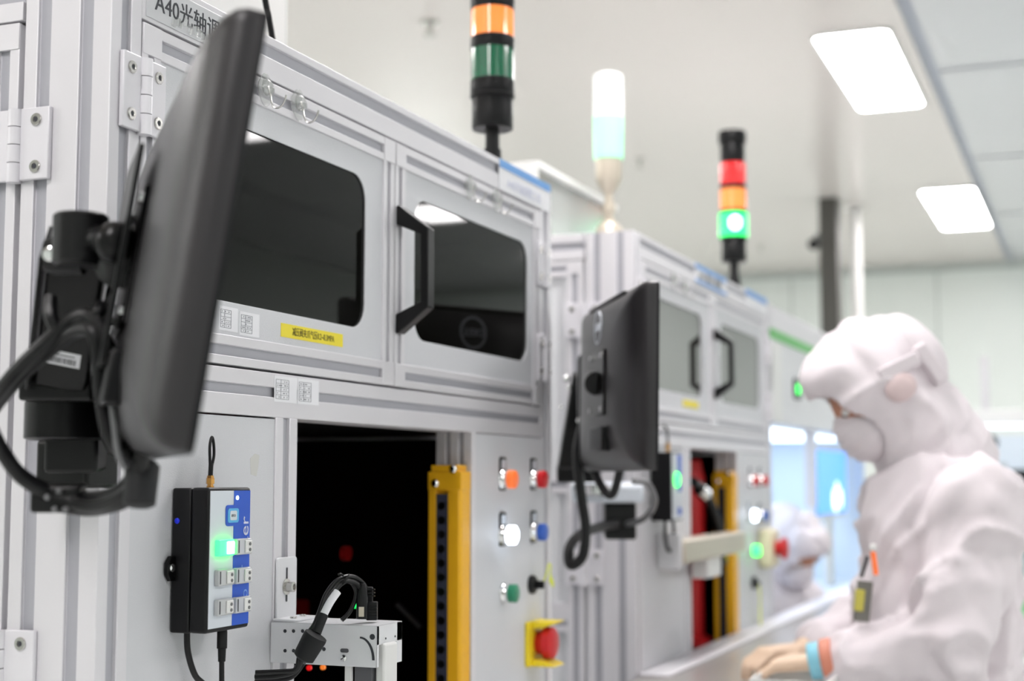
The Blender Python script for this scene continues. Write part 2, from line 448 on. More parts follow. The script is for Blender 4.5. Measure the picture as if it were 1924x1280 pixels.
def hook(x, z, label, Yf=.9, tilt=0, grp='clear adhesive hooks on the upper doors'):
    """transparent adhesive wall hook with a steel wire"""
    T = thing('adhesive_hook', label, 'hook', (x, Yf, z), grp)
    pad = []
    for i in range(40):
        a = 2 * PI * i / 40; r = .0165 * (1 + .05 * math.cos(4 * a)); pad.append((x + r * math.cos(a), z + 1.15 * r * math.sin(a)))
    MB().prism(pad, (0, Yf - .0028, 0), EX, EZ, (0, .0016, 0)).build('pad', 'clear', T, .0004)
    b = MB(); b.lathe((x, Yf - .0028, z + .003), (0, -1, 0), [(0, .011), (.004, .0095), (.007, .006), (.0075, .001)], 8)
    b.box(x - .004, x + .004, Yf - .012, Yf - .003, z - .004, z + .002); b.build('hook_body', 'clear', T, .0006)
    y = Yf - .009
    MB().tube([(x - .001, y + .003, z + .004), (x - .001, y, z - .006), (x, y - .002, z - .018), (x + .001, y - .006, z - .0225), (x + .002, y - .013, z - .021), (x + .002, y - .018, z - .014), (x + .0025, y - .0195, z - .008)], .0011, 8).build('wire', 'steel', T)
    return T

# ------------------------------------------------------------------ machine cabinets
YF = .9; ZT = 1.904; ZD1 = 1.852; ZD0 = 1.507; ZR1 = 1.504; ZR0 = 1.452; COLW = .05; YB = 1.95
def cabinet(x0, x1, xm, xo0, xo1, label, far=False, w1=None, w2=None, opbot=.95, name='machine_cabinet'):
    """frame, doors and panels of one machine. xo0..xo1 is the loading opening"""
    M = thing(name, label, 'machine', ((x0 + x1) / 2, 1.4, 0))
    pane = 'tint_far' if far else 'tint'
    # corner column seen from the end and from the front
    bar('corner_column', M, 'z', .02, ZT + .0, x0, x0 + COLW, YF, 1.006, front=[(x0 + .017, x0 + .033)], left=[(.922, .938), (.974, .990)])
    bar('corner_column', M, 'z', .02, ZT, x1 - COLW, x1, YF, 1.006, front=[(x1 - .036, x1 - .018)], left=[(.922, .938), (.974, .990)])
    bar('top_rail', M, 'x', x0 + COLW, x1 - COLW, ZD1, ZT, YF, YF + .05, front=[(1.878, 1.894)])
    bar('middle_rail', M, 'x', x0 + COLW, x1 - COLW, ZR0, ZR1, YF, YF + .05, front=[(1.4755, 1.487)])
    # end face towards the camera: side door with its own frame
    yd = 1.010
    bar('side_rail', M, 'y', yd + .0, YB, 1.848, ZT, x0, x0 + .05, front=[(1.868, 1.885)])
    sd = MB().box(x0 + .006, x0 + .009, yd + .06, YB - .1, .1, 1.79).build('side_door', 'coat_white', M)
    for a, b in (((1.013, 1.050)), (1.55, 1.59)):
        mb = MB(); pts, sl = section(a, b, x0, x0 + .03, front=[(a + .012, a + .026)]); mb.prism(pts, (0, 0, .06), EY, EX, (0, 0, 1.785))
        for i in sl: mb.m[2 + i] = 1
        mb.build('door_stile', ['alu', 'alu_slot'], sd, .0008)
    for a, b in ((1.812, 1.846), (1.35, 1.384), (.06, .094), (1.06, 1.12)):
        bar('door_rail', sd, 'y', 1.0505, 1.5495, a, b, x0 + .001, x0 + .03, front=[(a + .011, a + .023)])
    MB().box(x0 - .001, x0 + .004, 1.0132, 1.0498, 1.818, 1.8455).build('corner_block', 'alu', sd, .0006)
    # shell
    sh = MB().box(x0 + .05, x1 - .003, 1.01, YB, ZT - .006, ZT - .001); sh.box(x0 + .01, x1 - .01, YB - .01, YB, .02, ZT); sh.box(x1 - .008, x1 - .003, 1.0, YB, .02, ZT)
    sh.box(x0 + .012, x0 + .016, 1.0, YB, .02, ZT - .06)
    sh.build('shell', 'coat_white', M)
    ins = MB().box(x0 + .052, x1 - .052, 1.85, 1.86, .8, 1.9)
    ins.box(x0 + .052, xo0 - .04, .952, 1.85, 1.448, 1.452); ins.box(x0 + .052, x1 - .052, .952, 1.85, 1.455, 1.459); ins.box(x0 + .052, x0 + .056, .952, 1.85, .8, 1.45)
    ins.box(x1 - .056, x1 - .052, .96, 1.85, .8, 1.45)
    ins.box(x0 + .052, x1 - .052, 1.0, 1.85, .93, .938)
    ins.build('inner_lining', 'black_inside', M)
    # doors
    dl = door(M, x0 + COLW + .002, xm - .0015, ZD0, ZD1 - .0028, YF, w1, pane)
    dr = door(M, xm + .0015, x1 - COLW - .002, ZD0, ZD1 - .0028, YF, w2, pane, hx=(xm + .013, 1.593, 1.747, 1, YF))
    zs = (1.770, 1.59) 
    for z in zs: hinge(M, (x0 + COLW, YF, 0), z, EX, -EY)
    for z in (1.755, 1.59): hinge(M, (x1 - COLW + .004, YF, 0), z, EX, -EY, wid=.03)
    for z in (1.7165, 1.196): hinge(M, (x0, 1.010, 0), z, EY, -EX, wid=.042, h=.074)
    # lower front
    fr = MB().box(x0 + COLW, xo0 - .05, YF + .001, YF + .004, .06, ZR0 - .002).build('front_panel', 'coat', M, .0005)
    fr2 = MB().box(xo1 + .016, x1 - COLW + .012, YF - .0005, YF + .004, .06, ZR0 - .002).build('control_panel', 'coat', M, .0005)
    bar('opening_post', M, 'z', .06, ZR0, xo0 - .05, xo0, YF - .001, YF + .055, front=[(xo0 - .033, xo0 - .018)])
    bar('opening_post', M, 'z', .06, ZR0, xo1, xo1 + .016, YF - .001, YF + .06, left=[(.914, .922), (.936, .944)])
    MB().box(xo0, xo1, YF + .004, YF + .05, .06, opbot).build('apron_panel', 'coat_white', M, .001)
    return M, dl, dr, fr, fr2

M1, d1l, d1r, fp1, cp1 = cabinet(1.186, 2.455, 1.826, 1.563, 2.098,
    'nearest white aluminium-framed machine cabinet, two tinted doors above a dark opening', w1=(1.318, 1.744, 1.578, 1.783), w2=(1.896, 2.346, 1.578, 1.783))
# lettering plate on the top rail of the near machine
pl = MB().box(1.242, 1.452, YF - .0015, YF, 1.856, 1.8965).build('name_plate', 'plate_grey', M1, .0006)
text('A40光轴调整', 'plate_lettering', .0262, (1.2555, YF - .0017, 1.8672), EX, EZ, 'ink', pl)
# crumpled clear tape along the plate's lower edge
cr = MB(); rn = random.Random(4)
for i in range(26):
    x = 1.285 + i * .0062; z = 1.8655 + rn.uniform(-.003, .003)
    cr.prism([(x, z - .006), (x + .006, z - .007 + rn.uniform(0, .003)), (x + .008, z + rn.uniform(0, .005)), (x + .002, z + .004)], (0, YF - .0022 - rn.uniform(0, .003), 0), EX, EZ, (rn.uniform(-.001, .001), .0004, 0))
cr.build('clear_tape', 'clear', M1)
small_label(d1l, 1.394, 1.545, .038, .027, YF + .003, 1); small_label(d1l, 1.436, 1.543, .042, .027, YF + .003, 2)
tp = MB().box(1.527, 1.682, YF + .0024, YF + .003, 1.549, 1.5655).build('yellow_tape', 'tape', d1l)
text('减压阀夹爪气压0.2~0.3MPA', 'tape_lettering', .011, (1.553, YF + .0022, 1.5535), EX, EZ, 'tape_text', tp, .0001, width=.105)
small_label(M1, 1.509, 1.4705, .053, .031, YF, 3); small_label(M1, 1.5635, 1.4705, .052, .031, YF, 4)
# shelf ticket with a blue band over the right end of the top rail
bl = MB().box(2.207, 2.447, YF - .002, YF, 1.853, 1.9035).build('rail_ticket', 'paper', M1)
MB().box(2.207, 2.447, YF - .0026, YF - .002, 1.890, 1.9035).build('blue_band', 'blue_label', bl)
text('A40光轴调整工位', 'ticket_lettering', .02, (2.24, YF - .0024, 1.862), EX, EZ, 'pale_lettering', bl, .0001, width=.16)
# control panel buttons
YC = YF - .0005
button(M1, 2.222, 1.379, 'orange_button', YC); button(M1, 2.362, 1.379, 'red', YC)
button(M1, 2.222, 1.290, 'white_lit', YC, proj=.024, capr=.0150); button(M1, 2.362, 1.290, 'blue_button', YC)
button(M1, 2.227, 1.197, 'green_button', YC, holder=False)
# key switch with a looped lime tag
ks = MB().lathe((2.352, YC, 1.2025), (0, -1, 0), [(0, .0155), (.006, .0155), (.009, .012), (.0095, .004)], 24).build('key_switch', 'black_plastic', M1)
MB().box(2.350, 2.354, YC - .024, YC - .009, 1.196, 1.209).build('key', 'black_plastic', ks, .001)
# emergency stop in a yellow guard
es = MB(); es.prism(rrect(2.322, 2.402, 1.068, 1.142, .006), (0, YC - .007, 0), EX, EZ, (0, .007, 0))
for za, zb in ((1.142, 1.130), (1.068, 1.080)):
    es.prism([(0, za), (0, zb), (.022, zb + (za - zb) * .2), (.036, zb + (za - zb) * .6), (.044, za - (za - zb) * .05), (.036, za)], (2.338, YC - .004, 0), -EY, EZ, (.052, 0, 0))
eo = es.build('emergency_stop', 'yellow_bright', M1, .002)
MB().lathe((2.368, YC - .004, 1.105), (0, -1, 0), [(0, .018), (.010, .020), (.017, .0265), (.030, .0265), (.033, .022), (.0335, .001)], 28).build('stop_button', 'red', eo)
MB().tube([(2.354, YC - .022, 1.206), (2.353, YC - .028, 1.222), (2.361, YC - .029, 1.236), (2.376, YC - .027, 1.234), (2.388, YC - .022, 1.222), (2.393, YC - .02, 1.213)], .0013, 8).build('tag_cord', 'lime', ks)
MB().prism([(0, 0), (.006, .014), (.022, -.004), (.02, -.012)], (2.385, YC - .022, 1.206), EX, EZ, (0, .002, 0)).build('key_tag', 'lime', ks, .0008)
# dried glue patch on the lower left panel
MB().prism([(0, 0), (.012, -.002), (.016, .010), (.018, .022), (.008, .024), (-.002, .018)], (1.462, YF + .0008, 1.385), EX, EZ, (0, .0003, 0)).build('glue_patch', 'smudge', M1)

light_curtain('slim yellow light curtain at the left edge of the near dark opening', 1.568, 1.588, .945, .985, .955, 1.392, 1)
light_curtain('wide yellow light curtain with black lenses beside the near control panel', 2.058, 2.094, .900, .954, .955, 1.397, -1)

# dim red fixtures inside the near opening
I1 = thing('interior_fixture', 'dim red fixture deep inside the near dark opening', 'machine part', (1.9, 1.5, .94))
MB().box(1.75, 1.95, 1.5, 1.56, .94, 1.42).build('rear_plate', 'interior_red', I1, .004)
MB().box(2.15, 2.32, 1.6, 1.64, .94, 1.42).build('rear_plate', 'interior_red', I1, .004)
MB().box(1.9, 2.4, 1.35, 1.5, 1.10, 1.16).build('slide_block', 'interior_red', I1, .004)
MB().tube([at(745, 1135, 2.6), at(790, 1180, 2.6)], .005, 8).build('sensor_tube', 'alu_dark', I1)
MB().lathe(at(645, 1040, 2.4), (0, -1, 0), [(0, .012), (.01, .012)], 16).build('pilot_lamp', 'red_dark', I1)
for (px, py, mn, dd) in ((582, 1255, 'red_lens', 1.95), (608, 1254, 'orange_lens', 1.95), (668, 1138, 'green_lit', 2.1)):
    p = at(px, py, dd); MB().lathe(p, (-1, 0, 0), [(0, .0035), (.003, .0035)], 14).build('status_light', mn, I1)

# machine 2
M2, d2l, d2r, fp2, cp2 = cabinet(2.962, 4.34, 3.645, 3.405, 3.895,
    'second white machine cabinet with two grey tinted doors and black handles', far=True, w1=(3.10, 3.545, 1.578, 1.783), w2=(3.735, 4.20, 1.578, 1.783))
for x0, x1, z0, dk in ((3.47, 3.79, 1.858, True), (4.02, 4.30, 1.862, False)):
    b = MB().box(x0, x1, YF - .002, YF, z0, z0 + .046).build('rail_ticket', 'paper', M2)
    MB().box(x0, x1, YF - .0026, YF - .002, z0 + (.034 if dk else .028), z0 + .046).build('blue_band', 'blue_label', b)
    if dk:
        MB().box(x0, x1, YF - .0026, YF - .002, z0, z0 + .008).build('blue_band', 'blue_label', b)
        text('A41镜头装配', 'ticket_lettering', .028, (x0 + .03, YF - .0024, z0 + .010), EX, EZ, 'ink', b, .0002, width=.24)
    else:
        text('A41', 'ticket_lettering', .02, (x0 + .15, YF - .0024, z0 + .006), EX, EZ, 'pale_lettering', b, .0001)
MB().box(3.36, 3.50, YF + .002, YF + .003, 1.549, 1.5655).build('yellow_tape', 'tape', d2l)
button(M2, 4.045, 1.375, 'red', YC, rb=.016); button(M2, 4.165, 1.375, 'red', YC, rb=.016)
button(M2, 4.02, 1.28, 'white_lit', YC, proj=.024, capr=.016, rb=.018); button(M2, 4.16, 1.275, 'blue_button', YC, rb=.016)
button(M2, 4.02, 1.185, 'green_led', YC, holder=False, proj=.03, rb=.018, capr=.015)
e2 = MB().box(4.13, 4.24, YC - .04, YC, 1.13, 1.24).build('emergency_stop', 'cream', M2, .012)
MB().lathe((4.185, YC - .04, 1.185), (0, -1, 0), [(0, .02), (.012, .02), (.02, .03), (.03, .03), (.034, .02)], 24).build('stop_button', 'red', e2)
k2 = MB().lathe((4.06, YC, 1.095), (0, -1, 0), [(0, .017), (.01, .017), (.012, .006), (.02, .005)], 20).build('key_switch', 'black_plastic', M2)
MB().prism([(0, 0), (.016, .002), (.018, -.05), (.002, -.052)], (4.055, YC - .02, 1.03), EX, EZ, (0, .002, 0)).build('key_tag', 'lime', k2)
MB().tube([(4.06, YC - .018, 1.09), (4.058, YC - .02, 1.06), (4.063, YC - .019, 1.03)], .002, 6).build('tag_cord', 'lime', k2)
light_curtain('amber light curtain post inside the opening of the second cabinet', 3.845, 3.893, .900, .954, .955, 1.397, -1)
# scratched sheet hanging as a recess outline on the lower left panel
MB().prism([(0, 0), (.05, .0), (.055, .16), (.02, .18), (.03, .17), (.035, .02)], (3.28, YF + .0005, 1.03), EX, EZ, (0, .0006, 0)).build('worn_mark', 'smudge', M2)

# fittings on the end face of the second cabinet
fx = MB().box(2.955, 2.9615, 1.010, 1.050, 1.625, 1.70).build('latch_plate', 'hinge', M2, .001)
for z in (1.648, 1.682): MB().lathe((2.955, 1.029, z), (-1, 0, 0), [(0, .008), (.003, .008)], 16).build('screw', 'ink', fx)
fx = MB().box(2.955, 2.9615, .965, 1.03, 1.222, 1.285).build('latch_plate', 'hinge', M2, .001)
for z in (1.238, 1.268): MB().lathe((2.955, .985, z), (-1, 0, 0), [(0, .009), (.003, .009)], 16).build('screw', 'ink', fx)

# acrylic-fronted box on top of machine 2, behind the clear tower
B2 = thing('top_enclosure', 'glossy grey box with a white lid edge on top of the second cabinet', 'enclosure', (3.25, 1.3, ZT))
MB().box(3.0, 3.56, 1.135, 1.6, ZT, 2.062).build('body', 'acrylic', B2, .002)
MB().box(2.995, 3.57, 1.125, 1.61, 2.062, 2.078).build('lid', 'white_plastic', B2, .002)
MB().box(2.994, 3.0, 1.128, 1.605, ZT, 2.062).build('end_plate', 'white_plastic', B2, .001)
# white duct casing on top of machine 1 and its cable
single(MB().box(1.50, 1.862, 1.10, 1.5, ZT, 2.55).box(1.862, 1.868, 1.10, 1.14, ZT, 2.55), 'duct_casing', 'white_plastic', 'tall white casing on the near cabinet roof, behind the large monitor', 'duct', (1.68, 1.3, ZT), bev=.002)
single(MB().tube([Vector((1.60, 1.098, 2.42)), Vector((1.60, 1.06, 2.40)), at(488, -60, 1.95), at(500, 10, 1.95), at(507, 45, 1.96), at(515, 92, 1.99)], .0042, 10), 'power_cable', 'cable', 'black cable dropping in front of the white roof casing', 'cable', at(500, 0, 1.95))

# ------------------------------------------------------------------ hooks
hook(1.476, 1.836, 'clear adhesive hook with steel wire on the near left door, beside the monitor edge')
hook(1.553, 1.836, 'clear adhesive hook with steel wire, right one of the pair on the near left door')
hook(2.085, 1.832, 'clear adhesive hook above the handled near door, left one of that pair')
hook(2.195, 1.832, 'clear adhesive hook above the handled near door, right one under the blue ticket')
hook(3.27, 1.835, 'blurred clear hook on the second cabinet, nearest its monitor')
hook(3.37, 1.83, 'blurred clear hook on the second cabinet, right one of its pair')

# ------------------------------------------------------------------ signal towers
def tower(x, y, segs, r, label, base_z, stem):
    T = thing('signal_tower', label, 'signal light', (x, y, base_z))
    for nm, z0, z1, mt, rr, core in segs:
        mb = MB(); h = z1 - z0
        if nm == 'lens':
            mb.lathe((x, y, z0), EZ, [(0, r * rr), (h, r * rr)], 36)
            o = mb.build('lens', mt, T)
        else:
            mb.lathe((x, y, z0), EZ, [(0, r * rr * .97), (.002, r * rr), (h - .002, r * rr), (h, r * rr * .97)], 36); mb.build(nm, mt, T)
    m = MB(); m.lathe((x, y, 0), EZ, stem, 24); m.build('stem', segs[0][3] if segs[0][3] != 'lens' else 'black_plastic', T)
    return T
x, y = 2.314, .955
tower(x, y, [('base_body', 1.980, 2.037, 'black_plastic', .93, None), ('collar', 2.035, 2.0405, 'black_plastic', 1.02, None), ('collar', 2.041, 2.066, 'black_plastic', 1.0, None),
             ('lens', 2.066, 2.120, 'green_lens', .97, None), ('collar', 2.120, 2.142, 'black_plastic', 1.0, None), ('lens', 2.142, 2.190, 'orange_lens', .97, None),
             ('collar', 2.190, 2.212, 'black_plastic', 1.0, None), ('lens', 2.212, 2.262, 'red_lens', .97, None), ('collar', 2.262, 2.30, 'black_plastic', 1.0, None)],
      .0385, 'large signal tower with green and orange lenses on the near cabinet', ZT, [(ZT - .002, .02), (1.925, .0165), (1.945, .0155), (1.9455, .0125), (1.981, .0125)])
x, y = 4.13, .955
T3 = tower(x, y, [('base_body', 1.998, 2.06, 'black_plastic', .86, None), ('collar', 2.06, 2.07, 'black_plastic', .95, None), ('lens', 2.07, 2.139, 'green_lit', 1.0, None), ('collar', 2.139, 2.149, 'black_plastic', .97, None),
             ('lens', 2.149, 2.208, 'orange_lens', .93, None), ('collar', 2.208, 2.224, 'black_plastic', .95, None), ('lens', 2.224, 2.284, 'red_lens', .9, None), ('buzzer', 2.284, 2.345, 'black_plastic', .86, None), ('cap', 2.345, 2.378, 'black_plastic', .98, None)],
      .041, 'signal tower with red, orange and lit green lenses on the second cabinet', ZT, [(ZT - .002, .022), (1.93, .02), (1.96, .014), (1.999, .013)])
MB().lathe((x - .0385, y - .014, 2.086), (0, 0, 1), [(0, .006), (.01, .017), (.03, .017), (.04, .006)], 16).build('glowing_lamp', 'green_core', T3)
x, y = 3.245, 1.045
T2 = thing('signal_tower', 'frosted white and green signal tower on a pale metal pole', 'signal light', (x, y, ZT))
MB().lathe((x, y, 2.225), EZ, [(0, .0355), (.095, .0345), (.100, .033), (.105, .022), (.107, .001)], 32).build('lens', 'white_lens', T2)
MB().lathe((x, y, 2.125), EZ, [(0, .0335), (.0, .0345), (.099, .0355)], 32).build('lens', 'green_soft', T2)
MB().lathe((x, y, 2.068), EZ, [(0, .027), (.01, .031), (.057, .031)], 28).build('base_body', 'beige_metal', T2)
MB().lathe((x, y, ZT), EZ, [(0, .034), (.04, .034), (.058, .03), (.072, .018), (.074, .012), (.095, .012), (.096, .016), (.115, .016), (.116, .0105), (.140, .0105), (.150, .02), (.164, .027)], 28).build('pole', 'beige_metal', T2)

# ------------------------------------------------------------------ monitors
def monitor(near, far, zc, Hm, tilt, label, matn, emblem=False):
    """near/far: (x, y) of the two side edges. Local frame: x along width from near to far, y out of the back, z up"""
    n = Vector((near[0], near[1], 0)); f = Vector((far[0], far[1], 0)); wd = (f - n).length
    ex = (f - n).normalized(); ey = EZ.cross(ex); c = (n + f) / 2 + EZ * zc
    rot = Matrix((ex, ey, EZ)).transposed().to_quaternion() @ Quaternion((1, 0, 0), tilt)
    T = thing('monitor', label, 'monitor', c, rot=rot); W = wd / 2; h = Hm / 2
    # back shell: superelliptic dome on a thin rim
    m = MB(); rings = [(1, -.011), (1, -.002), (.988, .005), (.95, .0125), (.88, .0195), (.78, .0245), (.6, .029), (.4, .030)]
    k = 8
    for s, yy in rings: 
        pts = rrect(-W * s if s < 1 else -W, W * s if s < 1 else W, -h * (1 - (1 - s) * 1.0) if s < 1 else -h, h * (1 - (1 - s) * .85) if s < 1 else h, .010 + .012 * (1 - s), k)
        m.v += [Vector((a, yy, b)) for a, b in pts]
    N = 4 * (k + 1)
    for r in range(len(rings) - 1):
        for i in range(N): j = (i + 1) % N; m.f.append((r * N + i, r * N + j, (r + 1) * N + j, (r + 1) * N + i)); m.m.append(0)
    m.f.append(list(range(N))[::-1]); m.m.append(0); m.f.append([(len(rings) - 1) * N + i for i in range(N)]); m.m.append(0)
    m.build('back_shell', matn, T, ang=50)
    MB().ring(rrect(-W, W, -h, h, .010), rrect(-W + .016, W - .016, -h + .02, h - .016, .002), (0, -.0155, 0), EX, EZ, (0, .0045, 0)).build('bezel', 'black_plastic', T)
    MB().box(-W + .014, W - .014, -.0125, -.011, -h + .018, h - .014).build('screen', 'screen', T)
    MB().box(-W * .55, W * .62, .006, .0185, h * .925, h * .975).build('vent_strip', 'black_plastic', T, .002)
    MB().box(-.055, .055, .029, .0335, -.055, .055).build('mount_plate', 'black_gloss', T, .003)
    for sx in (-1, 1):
        for sz in (-1, 1): MB().lathe((sx * .045, .0335, sz * .045), EY, [(0, .005), (.003, .005), (.004, .003)], 12).build('screw', 'chrome', T)
    MB().box(-.07, .03, .022, .038, -h * .78, -h * .5).build('connector_bay', 'black_plastic', T, .003)
    if emblem:
        e = MB(); c0 = Vector((W * .05, .0285, h * .66))
        outer = [(math.cos(2 * PI * i / 48) * .029, math.sin(2 * PI * i / 48) * .029) for i in range(48)]; inner = [(a * .86, b * .86) for a, b in outer]
        e.ring(outer, inner, c0, -EX, EZ, (0, .002, 0)); eo = e.build('emblem', 'silver_paint', T)
        text('DELL', 'emblem_lettering', .0200, c0 + Vector((0, .0008, -.0068)), -EX, EZ, 'silver_paint', eo, .0012, 'CENTER')
    return T, rot, c
MO1, rq1, mc1 = monitor((.817, .538), (1.180, .850), 1.548, .303, R(8.5), 'large dark flat monitor seen edge-on in front of the near cabinet', 'monitor')
MO2, rq2, mc2 = monitor((2.185, .64), (2.60, .88), 1.540, .294, R(1.0), 'smaller dark monitor with a ring emblem, mounted before the second cabinet', 'monitor_far', True)
def mloc(rq, c, v): return Vector(c) + rq @ Vector(v)

# ---- mount of the near monitor
A = thing('articulated_mount', 'black articulated arm with cable loops bolted to the near corner column', 'monitor mount', (1.15, .945, 1.2))
FD0 = Vector((math.cos(YAW), math.sin(YAW), 0))
def obx(p, sx, sy, sz, ang=0, tilt=0, lean=0):
    q = Quaternion((0, 0, 1), ang) @ Quaternion((0, 1, 0), tilt) @ Quaternion((1, 0, 0), lean)
    return MB().obox(p, q @ EX, q @ EY, q @ EZ, sx, sy, sz)
wb = at(140, 870, 1.405)
MB().box(wb.x - .020, 1.1855, wb.y - .030, wb.y + .030, wb.z - .024, wb.z + .022).build('wall_bracket', 'black_satin', A, .004)
MB().lathe(at(130, 870, 1.38), (-1, 0, 0), [(0, .0095), (.002, .0095), (.003, .007), (.005, .007), (.0055, .004)], 18).build('screw', 'chrome', A)
sw = at(124, 828, 1.375)
MB().lathe(sw, EZ, [(0, .034), (.002, .038), (.035, .038), (.037, .036)], 40).build('swivel', 'black_gloss', A)
MB().obox(at(150, 835, 1.40), RT, FW, EZ, .05, .06, .05).build('swivel_neck', 'black_satin', A, .004)
MB().obox(at(122, 727, 1.35), (RT * .97 + UP * -.0).normalized(), FD0, EZ, .066, .06, .028).build('arm_shoe', 'black_satin', A, .003)
pb = at(118, 712, 1.33); pt = at(150, 470, 1.22)
dz = (pt - pb).normalized(); ay = (RT - dz * RT.dot(dz)).normalized(); ax = ay.cross(dz)
MB().obox((pb + pt) / 2, ax, ay, dz, .030, .047, (pt - pb).length).build('spring_arm', 'black_gloss', A, .004)
MB().obox((pb + pt) / 2 - ay * .0275, ax, ay, dz, .04, .003, (pt - pb).length * 1.02).build('arm_cover', 'black_satin', A, .001)
lb = at(118, 674, 1.29); lo = MB().obox(lb, ay, dz, ax, .03, .018, .0006).build('rating_sticker', 'paper', A)
bm_ = MB(); rn = random.Random(7); q = -.012
while q < .012:
    ww = rn.choice((.0004, .0008)); bm_.obox(lb + ay * q - dz * .003 + (-FW) * .0006, ay, dz, ax, ww, .007, .0006); q += ww + rn.choice((.0005, .0009))
bm_.obox(lb + dz * .004 + (-FW) * .0006, ay, dz, ax, .02, .0008, .0006); bm_.build('barcode', 'ink', lo)
MB().lathe(at(150, 500, 1.19), EZ, [(0, .019), (.003, .022), (.040, .022), (.042, .02)], 30).build('elbow_joint', 'black_satin', A)
MB().lathe(at(88, 480, 1.21), RT, [(0, .014), (.006, .016), (.03, .016)], 20).build('pivot_bolt', 'black_satin', A)
MB().lathe(at(96, 478, 1.19), -FW, [(0, .006), (.004, .006), (.005, .004)], 14).build('screw', 'chrome', A)
j0 = at(150, 452, 1.19); bl_ = at(216, 455, 1.165); vp = mloc(rq1, mc1, (0, .034, 0.006))
MB().tube([j0, at(190, 452, 1.18), bl_], .0125, 16, 4).build('link', 'black_satin', A)
MB().ball(bl_, .0165, nu=28, nv=18).build('ball_joint', 'black_gloss', A)
dd = (vp - bl_).normalized()
MB().lathe(bl_ + dd * .006, dd, [(0, .0165), (.004, .021), (.010, .024), ((vp - bl_).length - .008, .030), ((vp - bl_).length - .006, .030)], 28).build('ball_cup', 'black_plastic', A)
# perforated adapter plate standing off the monitor back
ap = MB()
ap.ring(rrect(-.062, .062, -.09, .085, .006, 4), rrect(-.040, .040, -.030, .026, .010, 4), (0, 0, 0), EX, EZ, (0, .004, 0))
apo = ap.build('adapter_plate', 'black_satin', MO1, 0, local=True); apo.location = (0, .040, .0)
for sx, sz in ((-1, 1), (1, 1), (-1, -1), (1, -1), (0, 1), (0, -1)):
    MB().lathe((sx * .05, .044, sz * .06), EY, [(0, .006), (.004, .006), (.006, .003)], 12).build('screw', 'chrome', MO1)

# cables of the near monitor
def cable(pts, r, label, name='cable', n=10, mt='cable', cat='cable', parent=None, grp=None):
    P = [at(*p) for p in pts]
    if parent is not None: return MB().tube(P, r, n).build(name, mt, parent)
    return single(MB().tube(P, r, n), name, mt, label, cat, P[0], grp)
ORG = Vector((1.15, .945, 1.2))
cable([(-40, 790, 1.22), (20, 710, 1.18), (80, 650, 1.17), (140, 600, 1.17), (175, 598, 1.16), (205, 660, 1.15), (228, 760, 1.15), (245, 860, 1.15), (262, 905, 1.15)], .0062, 0, 'cable_run', parent=A)
cable([(-40, 805, 1.23), (25, 722, 1.19), (90, 662, 1.18), (150, 620, 1.16), (180, 640, 1.15), (190, 740, 1.15), (206, 820, 1.14), (232, 850, 1.14)], .0058, 0, 'cable_run', parent=A)
cable([(-30, 790, 1.16), (5, 850, 1.16), (45, 900, 1.17), (110, 935, 1.18), (170, 950, 1.17), (225, 935, 1.15), (255, 905, 1.14), (268, 850, 1.13), (266, 760, 1.12), (260, 690, 1.12)], .0062, 0, 'cable_run', parent=A)
cable([(-30, 770, 1.17), (0, 835, 1.17), (40, 890, 1.18), (105, 925, 1.19), (165, 935, 1.18), (215, 925, 1.16), (245, 900, 1.15)], .0050, 0, 'cable_run', parent=A)
cable([(110, 950, 1.19), (170, 958, 1.18), (230, 945, 1.15), (258, 915, 1.14)], .0055, 0, 'cable_run', parent=A)
cable([(95, 560, 1.18), (96, 595, 1.17), (112, 620, 1.17), (140, 612, 1.17), (182, 590, 1.16), (188, 575, 1.17)], .0055, 0, 'cable_run', parent=A)
cable([(204, 700, 1.14), (215, 790, 1.13), (222, 850, 1.13), (236, 880, 1.13)], .0030, 0, 'thin_cable', parent=A, mt='grey_metal')
cp = at(262, 920, 1.135)
MB().lathe(cp + Vector((0, 0, -.013)), (.25, .1, 1), [(0, .009), (.002, .0125), (.032, .0135), (.036, .010)], 24).build('ferrite_core', 'rubber', A)
MB().cyl(at(262, 690, 1.13), at(264, 745, 1.13), .0075, 16).build('plug', 'black_plastic', A)
c = at(110, 936, 1.185); MB().obox(c, RT, FW, EZ, .04, .022, .022).build('cable_clamp', 'black_satin', A, .003)
for px, py in ((90, 934), (112, 922), (104, 957), (124, 957)):
    MB().lathe(at(px, py, 1.17), -FW, [(0, .0024), (.003, .0024), (.004, .0014)], 12).build('screw', 'grey_metal', A)

# ---- mount of the second monitor
A2 = thing('articulated_mount', 'black arm carrying the smaller monitor, bolted to the second cabinet corner', 'monitor mount', (2.9, .94, 1.2))
vb = mloc(rq2, mc2, (0, .034, 0)); 
q0 = at(1160, 975, 2.98)
MB().obox(at(1163, 975, 2.95), RT, FW, EZ, .062, .09, .072).build('wall_bracket', 'black_satin', A2, .005)
MB().obox(at(1140, 925, 2.93), RT, FW, EZ, .14, .08, .035).build('swivel_tray', 'silver_paint', A2, .006)
MB().lathe(at(1115, 932, 2.87), EZ, [(0, .03), (.004, .036), (.02, .036), (.022, .03)], 28).build('swivel', 'chrome', A2)
pb = at(1082, 890, 2.88); pt = at(1112, 705, 2.84); dz = (pt - pb).normalized(); ay = (RT - dz * RT.dot(dz)).normalized(); ax = ay.cross(dz)
MB().obox((pb + pt) / 2, ax, ay, dz, .04, .075, (pt - pb).length).build('spring_arm', 'black_gloss', A2, .006)
MB().obox(pb - EZ * -.0, RT, FW, EZ, .075, .06, .03).build('arm_shoe', 'black_satin', A2, .004)
MB().lathe(pt + Vector((0, 0, -.03)), EZ, [(0, .024), (.06, .024)], 24).build('elbow_joint', 'black_satin', A2)
